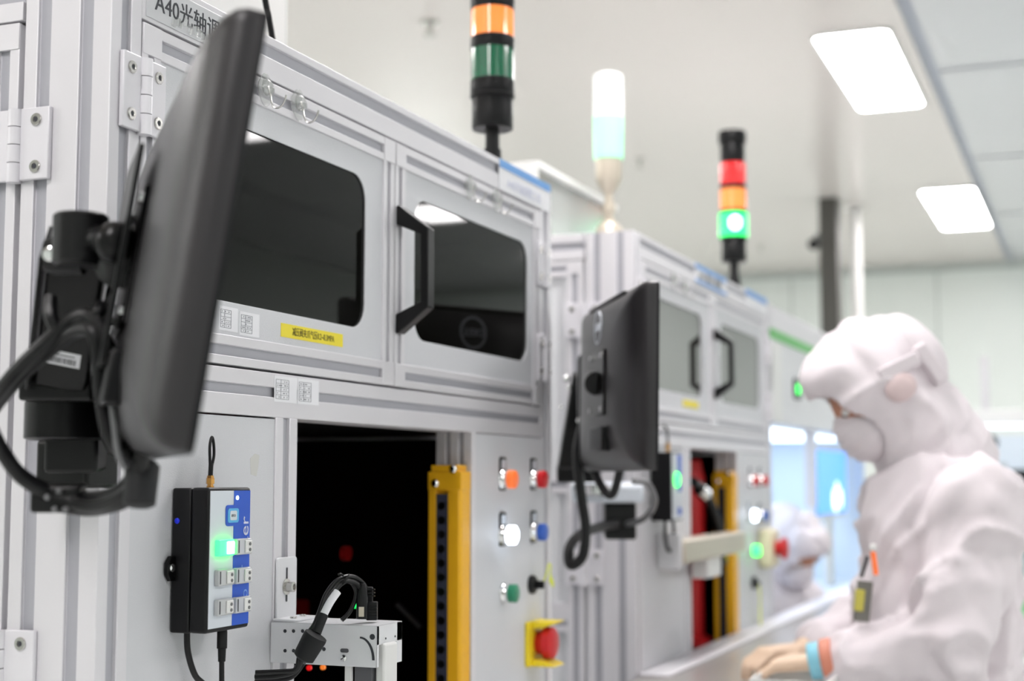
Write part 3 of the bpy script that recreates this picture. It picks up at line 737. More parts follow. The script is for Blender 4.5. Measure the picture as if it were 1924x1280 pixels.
MB().tube([pt, (pt + vb) / 2 + Vector((0, 0, .005)), vb], .02, 14, 4).build('link', 'black_satin', A2)
MB().obox(at(1108, 728, 2.74), RT, FD0, EZ, .045, .06, .12).build('tilt_head', 'black_gloss', A2, .008)
for px, py, rr in ((1100, 760, .009), (1064, 712, .007), (1068, 727, .005), (1054, 765, .004), (1092, 703, .005), (1088, 790, .005)):
    MB().lathe(at(px, py, 2.74), -FW, [(0, rr), (.004, rr), (.007, rr * .5)], 14).build('screw', 'chrome', A2)
ORG = Vector((2.9, .94, 1.2))
cable([(1098, 790, 2.72), (1085, 850, 2.7), (1092, 930, 2.7), (1100, 990, 2.7), (1095, 1045, 2.7), (1072, 1062, 2.7), (1070, 1030, 2.72), (1090, 1005, 2.75), (1130, 990, 2.85), (1160, 985, 2.9)], .0095, 0, 'cable_run', parent=A2)
cable([(1108, 780, 2.7), (1112, 860, 2.68), (1128, 910, 2.66), (1150, 930, 2.64), (1165, 880, 2.62), (1166, 840, 2.62)], .008, 0, 'cable_run', parent=A2)
cable([(1190, 905, 2.7), (1218, 910, 2.72), (1230, 945, 2.75), (1210, 975, 2.85), (1178, 985, 2.9)], .006, 0, 'cable_run', parent=A2, mt='grey_metal')

# ------------------------------------------------------------------ wireless call box on the near panel
bx0, bx1, byf, bz0, bz1 = 1.305, 1.387, .854, 1.2215, 1.3705
CB = thing('call_box', 'black call box with blue and silver face and a glowing green button', 'control box', ((bx0 + bx1) / 2, .9, bz0))
MB().box(bx0 + .002, bx1 - .002, .8765, .8995, bz0, bz1).build('back_housing', 'black_plastic', CB, .002)
MB().box(bx0 - .0, bx1, byf, .875, bz0 + .0005, bz1 + .0005).build('front_housing', 'black_plastic', CB, .003)
fc = MB().box(bx0 + .003, bx1 - .003, byf - .0006, byf + .001, bz0 + .005, bz1 - .003).build('face_plate', 'silver_paint', CB, .0004)
xm = bx0 + .047
MB().box(xm, bx1 - .003, byf - .0010, byf - .0005, bz0 + .005, bz1 - .003).build('blue_print', 'blue_print', fc)
ic = MB().prism(rrect(xm - .016, xm + .012, bz1 - .062 + .022, bz1 - .018, .004), (0, byf - .0014, 0), EX, EZ, (0, .0006, 0)).build('icon', 'blue_print', fc)
MB().prism(rrect(xm - .0125, xm + .0085, bz1 - .0365, bz1 - .0215, .003), (0, byf - .0018, 0), EX, EZ, (0, .0005, 0)).build('icon_square', 'blue_icon', fc)
MB().prism(rrect(xm - .0085, xm + .0045, bz1 - .034, bz1 - .024, .002), (0, byf - .0021, 0), EX, EZ, (0, .0005, 0)).build('icon_panel', 'silver_paint', fc)
text('BTO', 'icon_lettering', .004, (xm - .0065, byf - .0023, bz1 - .0305), EX, EZ, 'ink', fc, .0001)
text('aer', 'face_lettering', .021, (bx1 - .0065, byf - .0013, bz1 - .062), EZ, -EX, 'pale_lettering', fc, .0001, width=.031)
text('T', 'face_lettering', .018, (bx1 - .0065, byf - .0013, bz1 - .0925), EZ, -EX, 'pale_print', fc, .0001)
text('lo', 'face_lettering', .018, (bx1 - .0065, byf - .0013, bz1 - .121), EZ, -EX, 'pale_print', fc, .0001)
for r_, zz in enumerate((bz1 - .0625, bz1 - .093, bz1 - .1235)):
    for c_, xx in enumerate((bx0 + .012, bx0 + .0465)):
        lit = (r_ == 0 and c_ == 0)
        b = MB().box(xx, xx + .029, byf - .0065, byf - .0006, zz - .008, zz + .009).build('call_button', 'green_led' if lit else 'clear_button', CB, .0012)
        MB().box(xx + .014, xx + .027, byf - .0080, byf - .0064, zz - .006, zz + .007).build('button_cap', 'green_core' if lit else 'white_plastic', b, .001)
        if not lit:
            MB().box(xx + .002, xx + .0035, byf - .0069, byf - .0064, zz - .006, zz + .007).build('button_slot', 'ink', b)
            for q in (-.003, .003): MB().lathe((xx + .022, byf - .0078, zz + q), (0, -1, 0), [(0, .0018), (.001, .0018)], 10).build('button_eye', 'grey_metal', b)
MB().lathe((xm + .006, byf - .0008, bz1 - .0105), (0, -1, 0), [(0, .0022), (.0008, .0022)], 12).build('indicator', 'white_lit', CB)
er = MB(); er.prism([(0, -.013), (-.008, -.013), (-.014, -.006), (-.014, .006), (-.008, .013), (0, .013)], (bx0 + .003, .894, bz0 + .066), EX, EZ, (0, .005, 0))
er.build('mounting_ear', 'black_gloss', CB, .0008)
MB().lathe((bx0 - .0045, .894, bz0 + .067), (0, -1, 0), [(0, .0045), (.0015, .0045), (.003, .002)], 16).build('screw', 'chrome', CB)
MB().lathe((bx0 + .0035, .893, bz1 - .034), (-1, 0, 0), [(0, .0035), (.002, .003), (.003, .001)], 14).build('blue_lamp', 'blue_dot', CB)
ax_, ay_ = bx0 + .030, .872
MB().lathe((ax_, ay_, bz1), EZ, [(0, .0042), (.002, .0042), (.0022, .0034), (.004, .0034), (.0042, .0046), (.010, .0046), (.0102, .0040), (.013, .0036)], 6).build('antenna_socket', 'gold', CB)
MB().tube([(ax_, ay_, bz1 + .012), (ax_ - .001, ay_, bz1 + .026), (ax_ - .0005, ay_ + .001, bz1 + .044), (ax_ + .003, ay_ + .001, bz1 + .0535), (ax_ + .0065, ay_ + .001, bz1 + .047), (ax_ + .006, ay_, bz1 + .034), (ax_ + .002, ay_, bz1 + .022)], .0016, 10).build('antenna_wire', 'cable', CB)
MB().tube([(ax_, ay_, bz1 + .011), (ax_ + .001, ay_, bz1 + .026)], .0026, 10).build('antenna_sleeve', 'cable', CB)
px_, py_ = bx0 + .052, .868
MB().lathe((px_, py_, bz0 - .034), EZ, [(0, .0028), (.001, .0040), (.014, .0044), (.0145, .0055), (.032, .0055), (.034, .005)], 16).build('power_plug', 'black_plastic', CB)
MB().tube([(px_, py_, bz0 - .033), (px_ + .001, py_, bz0 - .06), (px_ + .003, py_, bz0 - .12), (px_ + .004, py_ + .01, bz0 - .22)], .0028, 10).build('cable_run', 'cable', CB)
MB().tube([(bx0 + .012, .885, bz0 + .002), (bx0 + .013, .884, bz0 - .02), (bx0 + .024, .882, bz0 - .045), (bx0 + .045, .880, bz0 - .062), (bx0 + .07, .878, bz0 - .10), (bx0 + .08, .88, bz0 - .2)], .0033, 10).build('cable_run', 'cable', CB)

# second call box on machine 2
c0x, c1x, cyf, cz0, cz1 = 3.07, 3.157, .852, 1.290, 1.438
CB2 = thing('call_box', 'blurred black call box with a white face and green glow, beside the second monitor', 'control box', ((c0x + c1x) / 2, .9, cz0))
MB().box(c0x, c1x, cyf, .899, cz0, cz1).build('housing', 'black_plastic', CB2, .003)
f2 = MB().box(c0x + .002, c1x - .002, cyf - .001, cyf, cz0 + .004, cz1 - .004).build('face_plate', 'silver_paint', CB2)
MB().box(c0x + .045, c0x + .078, cyf - .0015, cyf - .001, cz1 - .05, cz1 - .006).build('blue_print', 'blue_print', f2)
for k in range(2): MB().box(c0x + .045, c0x + .075, cyf - .0015, cyf - .001, cz0 + .012 + .05 * k, cz0 + .028 + .05 * k).build('blue_print', 'blue_print', f2)
MB().ball((c0x + .035, cyf - .003, cz1 - .060), .015, .005, .016).build('call_button', 'green_led', CB2)
MB().tube([(c0x + .055, .875, cz1), (c0x + .055, .875, cz1 + .03), (c0x + .042, .875, cz1 + .055), (c0x + .01, .875, cz1 + .055), (c0x - .01, .875, cz1 + .04)], .0032, 8).build('antenna_wire', 'grey_metal', CB2)
MB().cyl((c0x + .055, .875, cz1), (c0x + .055, .875, cz1 + .02), .005, 10).build('antenna_socket', 'gold', CB2)
MB().tube([(c0x + .01, .87, cz0), (c0x + .01, .87, cz0 - .035), (c0x + .03, .87, cz0 - .062), (c0x + .06, .87, cz0 - .06), (c0x + .078, .87, cz0 - .03), (c0x + .072, .87, cz0)], .004, 8).build('cable_run', 'rubber', CB2)

# ------------------------------------------------------------------ bracket arm with connectors in front of the near opening
BR = thing('sensor_bracket', 'pale perforated sheet-metal arm reaching out beside the near dark opening', 'bracket', (1.54, .9, 1.17))
def onx(px, py, X):
    d = at(px, py, 1) - Vector((0, 0, CAMZ)); return Vector((0, 0, CAMZ)) + d * (X / d.x)
xa, xb, ya, yb2, za, zb = 1.506, 1.571, .761, .898, 1.169, 1.2155
b = MB(); b.prism(rrect(1.515, 1.560, zb, 1.288, .004, 3), (0, .8955, 0), EX, EZ, (0, .003, 0)); b.build('upright_plate', 'coat_white', BR, .0008)
b = MB(); b.prism(rrect(1.508, 1.567, .866, .8985, .005, 3), (0, 0, zb), EX, EY, (0, 0, .003)); b.build('foot_plate', 'coat_white', BR, .001)
MB().prism(rrect(1.5345, 1.5375, 1.236, 1.276, .0014, 3), (0, .8948, 0), EX, EZ, (0, .001, 0)).build('adjustment_slot', 'ink', BR)
MB().lathe((1.536, .8955, 1.2535), (0, -1, 0), [(0, .0095), (.001, .0095), (.0012, .006), (.010, .006), (.0105, .0035), (.008, .003)], 20).build('cap_screw', 'steel', BR)
for xx, yy in ((1.523, .878), (1.552, .882)): screw(BR, (xx, yy, zb + .003), (0, 0, 1), .004)
b = MB(); b.box(xa, xa + .0015, ya, yb2, za, zb); b.box(xa, xb, ya, yb2, zb - .0015, zb); b.box(xb - .0015, xb, ya, yb2, za, zb)
b.box(xa, xb, ya, ya + .0015, zb - .022, zb); b.box(xb - .014, xb, ya, ya + .0015, za, zb); b.box(xa, xa + .006, ya, ya + .0015, za, zb)
ch = b.build('channel', 'coat_white', BR, .0014)
for px, py, hr in ((536, 1186, .0021), (552, 1186, .0021), (569, 1186, .0021), (536, 1223, .0021), (552, 1223, .0021), (609, 1220, .0023), (700, 1197, .0033)):
    MB().lathe(onx(px, py, xa + .0004), (-1, 0, 0), [(0, hr), (.0008, hr)], 14).build('bolt_hole', 'ink', ch)
P0 = onx(647, 1223, xa - .0006)
MB().prism(rrect(-.0052, .0052, -.0022, .0022, .002, 4), P0, -EY, EZ, (.0008, 0, 0)).build('adjustment_slot', 'alu_dark', ch)
P1 = onx(678, 1240, xa - .0006)
pa = [(.0185 * math.sin(R(a)), .0255 * math.cos(R(a)) - .001) for a in range(0, 92, 9)]; pb_ = [(.0155 * math.sin(R(a)), .0235 * math.cos(R(a)) - .001) for a in range(90, -1, -9)]
MB().prism([(q[0] - .0015, q[1] + .001) for q in pa + pb_], P1, -EY, EZ, (.0008, 0, 0)).build('arc_slot', 'ink', ch)
MB().lathe(onx(646, 1237, xa), (-1, 0, 0), [(0, .0042), (.0015, .0038), (.002, .002)], 16).build('screw', 'chrome', ch)
for xx in (1.528, 1.552): MB().lathe((xx, ya, zb - .016), (0, -1, 0), [(0, .0012), (.0006, .0012)], 8).build('bolt_hole', 'ink', ch)
pl_ = onx(651, 1250, xa + .004); pr_ = onx(697, 1250, xa + .004)
MB().box(xa + .003, xa + .008, onx(658, 1250, xa).y, onx(645, 1250, xa).y, 1.150, za + .004).build('hanging_tab', 'white_plastic', BR, .001)
MB().box(xa + .006, xa + .04, pr_.y, onx(661, 1250, xa).y, 1.05, za + .01).build('dark_insert', 'alu_dark', BR, .001)
MB().box(xa + .012, xa + .046, ya - .004, pr_.y - .001, 1.05, zb - .021).build('hanging_holder', 'white_plastic', BR, .003)
MB().prism(rrect(xa + .016, xa + .040, 1.04, 1.149, .010), (0, ya - .0062, 0), EX, EZ, (0, .003, 0)).build('grey_window', 'grey_metal', BR)
# connectors and cables on the channel
CBL = thing('cable_bundle', 'black cable bundle with a white sleeve looping over the perforated arm', 'cable', (1.52, .82, 1.216))
ca = at(700, 1148, 1.70); cb = at(681, 1136, 1.71)
k1 = MB().obox(at(699, 1148, 1.70), RT, FD0, EZ, .0125, .012, .021).obox(at(694, 1118, 1.705), RT, FD0, EZ, .008, .009, .018).build('connector', 'rubber', CBL, .0012)
for k in range(4): MB().obox(at(701, 1138 + 6 * k, 1.6925), RT, FD0, EZ, .009, .001, .0014).build('grip_rib', 'black_gloss', k1)
for k in range(3): MB().obox(at(697, 1108 + 6 * k, 1.699), RT, FD0, EZ, .009, .006, .0016).build('grip_rib', 'black_gloss', k1)
k2 = MB().lathe(at(680, 1163, 1.69), EZ, [(0, .0066), (.024, .0066), (.034, .0052), (.040, .0036)], 18).build('connector', 'black_plastic', CBL)
MB().obox(at(679, 1150, 1.682), RT, FD0, EZ, .006, .001, .011).build('printed_sleeve', 'beige_metal', k2)
cables = [([(690, 1112, 1.705), (683, 1098, 1.70), (668, 1086, 1.69), (650, 1084, 1.68), (630, 1094, 1.67), (612, 1118, 1.66), (600, 1150, 1.65), (590, 1175, 1.64), (572, 1200, 1.635), (562, 1235, 1.63), (556, 1258, 1.63), (530, 1262, 1.63), (480, 1264, 1.63)], .0027),
          ([(681, 1118, 1.695), (672, 1100, 1.69), (655, 1092, 1.68), (640, 1098, 1.672), (626, 1116, 1.665), (610, 1148, 1.65), (596, 1178, 1.64)], .0030),
          ([(642, 1166, 1.68), (657, 1150, 1.685), (668, 1125, 1.69), (667, 1105, 1.69), (652, 1090, 1.68), (632, 1100, 1.668), (606, 1135, 1.655), (594, 1168, 1.645), (584, 1190, 1.64)], .0025),
          ([(566, 1240, 1.63), (552, 1262, 1.632), (520, 1270, 1.635), (480, 1272, 1.64)], .0034), ([(570, 1245, 1.635), (550, 1270, 1.64), (520, 1279, 1.645), (480, 1282, 1.65)], .0034)]
for p_, r_ in cables: MB().tube([at(*q) for q in p_], r_, 10).build('cable_run', 'cable', CBL)
MB().tube([at(634, 1112, 1.664), at(620, 1132, 1.656), at(607, 1157, 1.648)], .0046, 14).build('white_sleeve', 'paper', CBL)
MB().tube([at(608, 1155, 1.648), at(601, 1172, 1.643), at(594, 1190, 1.638)], .0056, 14).build('cable_boot', 'rubber', CBL)
fb = at(568, 1240, 1.625); ft = at(594, 1194, 1.625); dv = ft - fb
MB().lathe(fb, dv, [(0, .007), (.003, .012), (dv.length - .003, .0135), (dv.length, .013), (dv.length + .0004, .004)], 28).build('ferrite_core', 'rubber', CBL)
MB().lathe(at(648, 1088, 1.675), RT * .8 - UP * .6, [(0, .0075), (.0022, .0075)], 18).build('cable_tie', 'black_plastic', CBL)
MB().tube([at(645, 1082, 1.67), at(640, 1079, 1.668), at(635, 1080, 1.667)], .0013, 6).build('cable_tie', 'black_plastic', CBL)

# bracket arm and red robot at machine 2
AR = thing('bracket_arm', 'pale metal beam crossing the red opening of the second cabinet', 'bracket', (3.6, .88, 1.2))
MB().box(3.13, 3.72, .84, .895, 1.197, 1.247).build('beam', 'beige_metal', AR, .004)
MB().box(3.115, 3.13, .845, .899, 1.185, 1.262).build('end_plate', 'coat_white', AR, .003)
MB().box(3.37, 3.50, .85, .89, 1.150, 1.196).build('sensor_box', 'white_plastic', AR, .004)
MB().lathe((3.545, .87, 1.19), (0, -1, 0), [(0, .018), (.02, .018)], 18).build('sensor_head', 'black_plastic', AR)
MB().lathe((3.545, .849, 1.19), (0, -1, 0), [(0, .006), (.002, .006)], 12).build('status_light', 'lime', AR)
RB = thing('robot', 'red robot with a grey hose inside the opening of the second cabinet', 'robot', (3.875, 1.03, .94))
MB().lathe((3.875, 1.03, .94), EZ, [(0, .06), (.02, .06), (.03, .040), (.20, .040), (.23, .046), (.44, .046), (.46, .04), (.49, .035)], 28).build('column', 'robot_red', RB)
MB().cone((3.875, 1.03, 1.36), .035, (3.93, 1.05, 1.33), .030).build('upper_arm', 'robot_red', RB)
MB().tube([at(1302, 905, 3.55), at(1320, 920, 3.6), at(1335, 945, 3.65), at(1348, 985, 3.7), at(1355, 1020, 3.75)], .012, 12).build('hose', 'rubber', RB)
MB().cyl(at(1314, 918, 3.56), at(1326, 930, 3.58), .017, 14).build('hose_clamp', 'chrome', RB)

# ------------------------------------------------------------------ work table before machine 2 and 3
W = thing('work_table', 'long grey work table running along the second cabinet', 'table', (4.3, .66, 0))
MB().box(2.60, 5.6, .455, .898, .945, .975).build('tabletop', 'table_top', W, .004)
MB().box(2.965, 5.6, .83, .898, .975, .982).build('upstand', 'alu', W, .002)
for xx in (2.64, 4.1, 5.54):
    for yy in (.47, .85): MB().box(xx, xx + .04, yy, yy + .04, 0, .945).build('leg', 'alu', W, .002)
tr = MB(); tr.ring(rrect(2.66, 2.82, .458, .60, .012), rrect(2.665, 2.815, .463, .595, .009), (0, 0, .976), EX, EY, (0, 0, .046)); tr.prism(rrect(2.664, 2.816, .462, .596, .009), (0, 0, .976), EX, EY, (0, 0, .004))
single(tr, 'tray', 'white_plastic', 'white open tray on the work table in front of the worker', 'tray', (2.74, .53, .976))

# ------------------------------------------------------------------ machine 3: canopy workstation with a bright bay
M3 = thing('workstation', 'white workstation with a green strip and a brightly lit bay', 'machine', (5.3, 1.3, 0))
MB().box(4.36, 6.4, YF, 1.7, 1.548, 1.80).build('canopy', 'coat_white', M3, .003)
MB().box(4.36, 6.4, YF + .002, 1.7, 1.83, ZT - .004).build('top_beam', 'alu', M3, .003)
MB().box(4.362, 6.38, YF - .003, YF + .02, 1.80, 1.828).build('green_strip', 'green_strip', M3)
MB().box(4.36, 4.50, YF - .004, YF, 1.55, 1.79).build('end_post_cover', 'white_plastic', M3)
di = MB().prism(rrect(4.70, 4.80, 1.635, 1.70, .01), (0, YF - .006, 0), EX, EZ, (0, .006, 0)).build('timer_display', 'ink', M3)
text('8', 'display_digit', .045, (4.725, YF - .007, 1.652), EX, EZ, 'green_led', di, .001, xs=1.9)
MB().box(4.36, 6.4, 1.66, 1.70, .02, 1.548).build('bay_back', 'bay_white', M3)
MB().box(6.36, 6.40, .93, 1.66, .9, 1.548).build('bay_side', 'bay_white', M3)
MB().box(5.42, 6.36, YF, 1.66, .9, .965).build('bay_deck', 'bay_white', M3)
MB().box(5.42, 6.4, YF + .01, 1.7, .02, .9).build('base_cabinet', 'coat_white', M3, .003)
MB().box(4.45, 6.2, 1.0, 1.5, 1.535, 1.547).build('bay_lamp', 'bay_lamp', M3)
MB().box(4.45, 5.3, 1.64, 1.659, 1.2, 1.5).build('light_panel', 'bay_lamp', M3)
MB().box(5.08, 5.115, .905, .94, 1.285, 1.548).build('bay_post', 'alu', M3, .002)
bs = thing('bay_monitor', 'bright blue screen with a white picture in the lit bay', 'monitor', (5.94, 1.0, .965))
MB().box(5.58, 6.30, .995, 1.02, 1.225, 1.51).build('housing', 'white_plastic', bs, .004)
MB().box(5.6, 6.28, .990, .995, 1.245, 1.49).build('screen', 'blue_screen', bs)
m = MB()
for cx_, cz_, r_ in ((6.05, 1.32, .05), (5.98, 1.30, .04), (6.13, 1.30, .04), (6.02, 1.28, .035)): m.lathe((cx_, .990, cz_), (0, -1, 0), [(0, r_), (.001, r_)], 18)
m.build('screen_picture', 'screen_white', bs)
MB().box(5.88, 6.0, 1.0, 1.02, .965, 1.225).build('stand', 'white_plastic', bs, .003)

# ------------------------------------------------------------------ pillar, post and overhead fittings
single(MB().box(8.50, 8.64, 1.36, 1.465, 0, H), 'pillar', 'pillar', 'dark grey square pillar rising to the ceiling at the far end', 'pillar', (8.57, 1.41, 0), bev=.004)
single(MB().cyl((8.88, 1.315, 0), (8.88, 1.315, H), .033, 24).cyl((8.88, 1.315, H - .01), (8.88, 1.315, H), .06, 24), 'white_post', 'post_white', 'slim white round post beside the dark pillar', 'post', (8.88, 1.315, 0))
cmr = thing('ceiling_camera', 'small dark camera fixed to the side of the dark pillar', 'camera', (8.55, 1.47, 2.73))
MB().ball((8.52, 1.50, 2.735), .035).build('camera_dome', 'black_plastic', cmr); MB().box(8.5, 8.56, 1.462, 1.49, 2.73, 2.79).build('camera_bracket', 'grey_metal', cmr)
for X_, Y_, s_, lb_ in ((4.65, 2.16, 1.0, 'sprinkler head on the ceiling above the near signal tower'), (7.10, 2.12, .8, 'faint sprinkler head on the ceiling right of the frosted tower'), (10.07, 2.14, .7, 'faintest sprinkler head, on the ceiling near the far wall')):
    T = thing('sprinkler', lb_, 'sprinkler', (X_, Y_, H))
    MB().lathe((X_, Y_, H), -EZ, [(0, .035 * s_), (.006, .035 * s_), (.008, .012 * s_), (.04, .010 * s_)], 20).build('flange', 'steel', T)
    MB().lathe((X_, Y_, H - .05), -EZ, [(0, .022 * s_), (.004, .022 * s_)], 12).build('deflector', 'steel', T)
    for q in (-1, 1): MB().box(X_ + q * .012 - .002, X_ + q * .012 + .002, Y_ - .002, Y_ + .002, H - .052, H - .035).build('frame_arm', 'steel', T)

# ------------------------------------------------------------------ far bench on the right
BN = thing('assembly_bench', 'distant white assembly bench with a lit top shelf, behind the worker', 'bench', (7.4, -.1, 0))
MB().box(7.0, 7.9, -.9, .55, .74, .78).build('tabletop', 'green_mat', BN, .004)
for yy in (-.88, .51):
    for xx in (7.02, 7.84): MB().box(xx, xx + .04, yy, yy + .04, 0, 2.0 if xx > 7.5 else 1.62).build('post', 'alu', BN, .002)
MB().box(7.0, 7.3, -.9, .55, 1.625, 1.69).build('lamp_shelf', 'white_plastic', BN, .004)
MB().box(7.02, 7.28, -.88, .53, 1.617, 1.624).build('bench_lamp', 'bay_lamp', BN)
MB().box(7.84, 7.86, -.86, .52, .9, 1.6).build('back_board', 'bay_white', BN)
MB().box(7.1, 7.84, -.9, .55, 1.30, 1.33).build('shelf', 'white_plastic', BN, .004)
MB().box(7.0, 7.84, -.9, .55, .2, .6).build('cupboard', 'white_plastic', BN, .006)
def put(px, py, dep, wpx, hpx, dd, name, mt, label, cat, grp=None):
    c = at(px, py, dep); s_ = dep / 2774
    return single(MB().obox(c, RT, FW.cross(Vector((0, 0, 1))).cross(Vector((0, 0, 1))).normalized() * -1, EZ, wpx * s_, dd, hpx * s_), name, mt, label, cat, c, grp, bev=.006)
put(1912, 935, 7.0, 32, 105, .12, 'bench_monitor', 'black_plastic', 'black screen at the right edge of the frame on the distant bench', 'monitor')
put(1875, 900, 6.9, 26, 60, .1, 'test_instrument', 'bench_grey', 'grey instrument beside the black screen on the distant bench', 'instrument')
put(1910, 966, 6.85, 26, 14, .1, 'instrument_base', 'beige_metal', 'beige base under the black screen at the right edge', 'instrument')
put(1830, 862, 7.0, 70, 60, .1, 'parts_bin', 'bay_white', 'pale bin with a bluish mark above the worker shoulder', 'bin')
LP = thing('desk_lamp', 'black jointed lamp above the worker shoulder on the distant bench', 'lamp', at(1868, 960, 6.8))
MB().ball(at(1860, 832, 6.8), .038).build('lamp_head', 'black_plastic', LP)
MB().tube([at(1862, 840, 6.8), at(1868, 880, 6.8), at(1868, 960, 6.8)], .014, 10).build('lamp_arm', 'grey_metal', LP)
MB().tube([at(1860, 828, 6.8), at(1830, 822, 6.8), at(1795, 824, 6.8)], .014, 10).build('lamp_arm', 'grey_metal', LP)
put(1905, 1268, 3.6, 50, 16, .1, 'stool', 'teal', 'teal stool seat corner at the lower right', 'stool')

# ------------------------------------------------------------------ people
def voxel(mb, size, smooth=4):
    """fuse overlapping volumes into one continuous surface"""
    me = bpy.data.meshes.new('tmp'); me.from_pydata(mb.v, [], mb.f)
    bm = bmesh.new(); bm.from_mesh(me); bmesh.ops.recalc_face_normals(bm, faces=bm.faces); bm.to_mesh(me); bm.free()
    o = bpy.data.objects.new('tmp', me); COL.objects.link(o)
    r = o.modifiers.new('r', 'REMESH'); r.mode = 'VOXEL'; r.voxel_size = size; r.adaptivity = 0
    if smooth:
        q = o.modifiers.new('s', 'SMOOTH'); q.factor = .5; q.iterations = smooth
    dg = bpy.context.evaluated_depsgraph_get(); dg.update()
    out = bpy.data.meshes.new_from_object(o.evaluated_get(dg)); bpy.data.objects.remove(o); bpy.data.meshes.remove(me)
    return out
def finish(me, name, mats, parent, org):
    me.name = name; me.materials.clear()
    for m in mats: me.materials.append(MATS[m])
    for v in me.vertices: v.co -= org
    for p in me.polygons: p.use_smooth = True
    o = bpy.data.objects.new(name, me); COL.objects.link(o)
    if parent: o.parent = parent
    return o
def folds(me, amp, boost=(), seed=0.0):
    """cloth creases pushed along the normals"""
    nr = [v.normal.copy() for v in me.vertices]
    for v, n in zip(me.vertices, nr):
        p = v.co; k = 1.0
        for c, r, g in boost:
            dd = (p - c).length
            if dd < r: k += g * (1 - dd / r)
        w_ = noise.noise_vector(p * 4) * .5
        r1 = max(0, 1 - abs(noise.noise(Vector((p.x * 6 + p.z * 3 + seed, p.y * 6 - p.z * 2, p.z * 4)) + w_)) * 4.5)
        r2 = max(0, 1 - abs(noise.noise(Vector((p.x * 11, p.y * 11 + p.z * 6, p.z * 9 + seed)) + w_ * 2)) * 4.0)
        v1 = max(0, 1 - abs(noise.noise(Vector((p.x * 7 + 9, p.y * 7 + 4, p.z * 5 + seed)) + w_)) * 4.5)
        d = amp * k * (r1 ** 1.4 * 1.0 + r2 ** 1.3 * .45 - v1 * .8 + noise.noise(p * 3.5) * .7)
        v.co = p + n * d
def hand(mb, wr, fx, fy, fz, curl=(28, 48, 40), thumb=1, s=1.0):
    """palm and five fingers: fx towards the fingers, fy to the thumb side, fz out of the back of the hand"""
    P = lambda x, y, z: wr + fx * x * s + fy * y * s + fz * z * s
    for y in (-.026, -.009, .009, .024): mb.cone(P(0, y * .55, 0), .0165 * s, P(.078 - abs(y + .005) * .25, y, .004), .0125 * s, 12)
    for i, (y, ln) in enumerate(((-.031, .80), (-.0105, .95), (.0105, 1.0), (.031, .92))):
        x, z, an = .082 - abs(y) * .25, .003, 0; p = P(x, y, z); rr = (.0088, .0096, .0098, .0094)[i]
        for L_, c in zip((.042 * ln, .027 * ln, .021 * ln), curl):
            an += R(c + i * 3 - 4); d = fx * math.cos(an) - fz * math.sin(an) + fy * (y * .6)
            q = p + d.normalized() * L_ * s; mb.cone(p, rr * s, q, rr * .88 * s, 12); p = q; rr *= .88
    a = P(.02, .026, -.006); b = P(.055, .050, -.020); c = P(.082, .048, -.032); d = P(.100, .040, -.040)
    mb.cone(a, .015 * s, b, .0115 * s, 12); mb.cone(b, .0112 * s, c, .0098 * s, 12); mb.cone(c, .0098 * s, d, .0082 * s, 12)
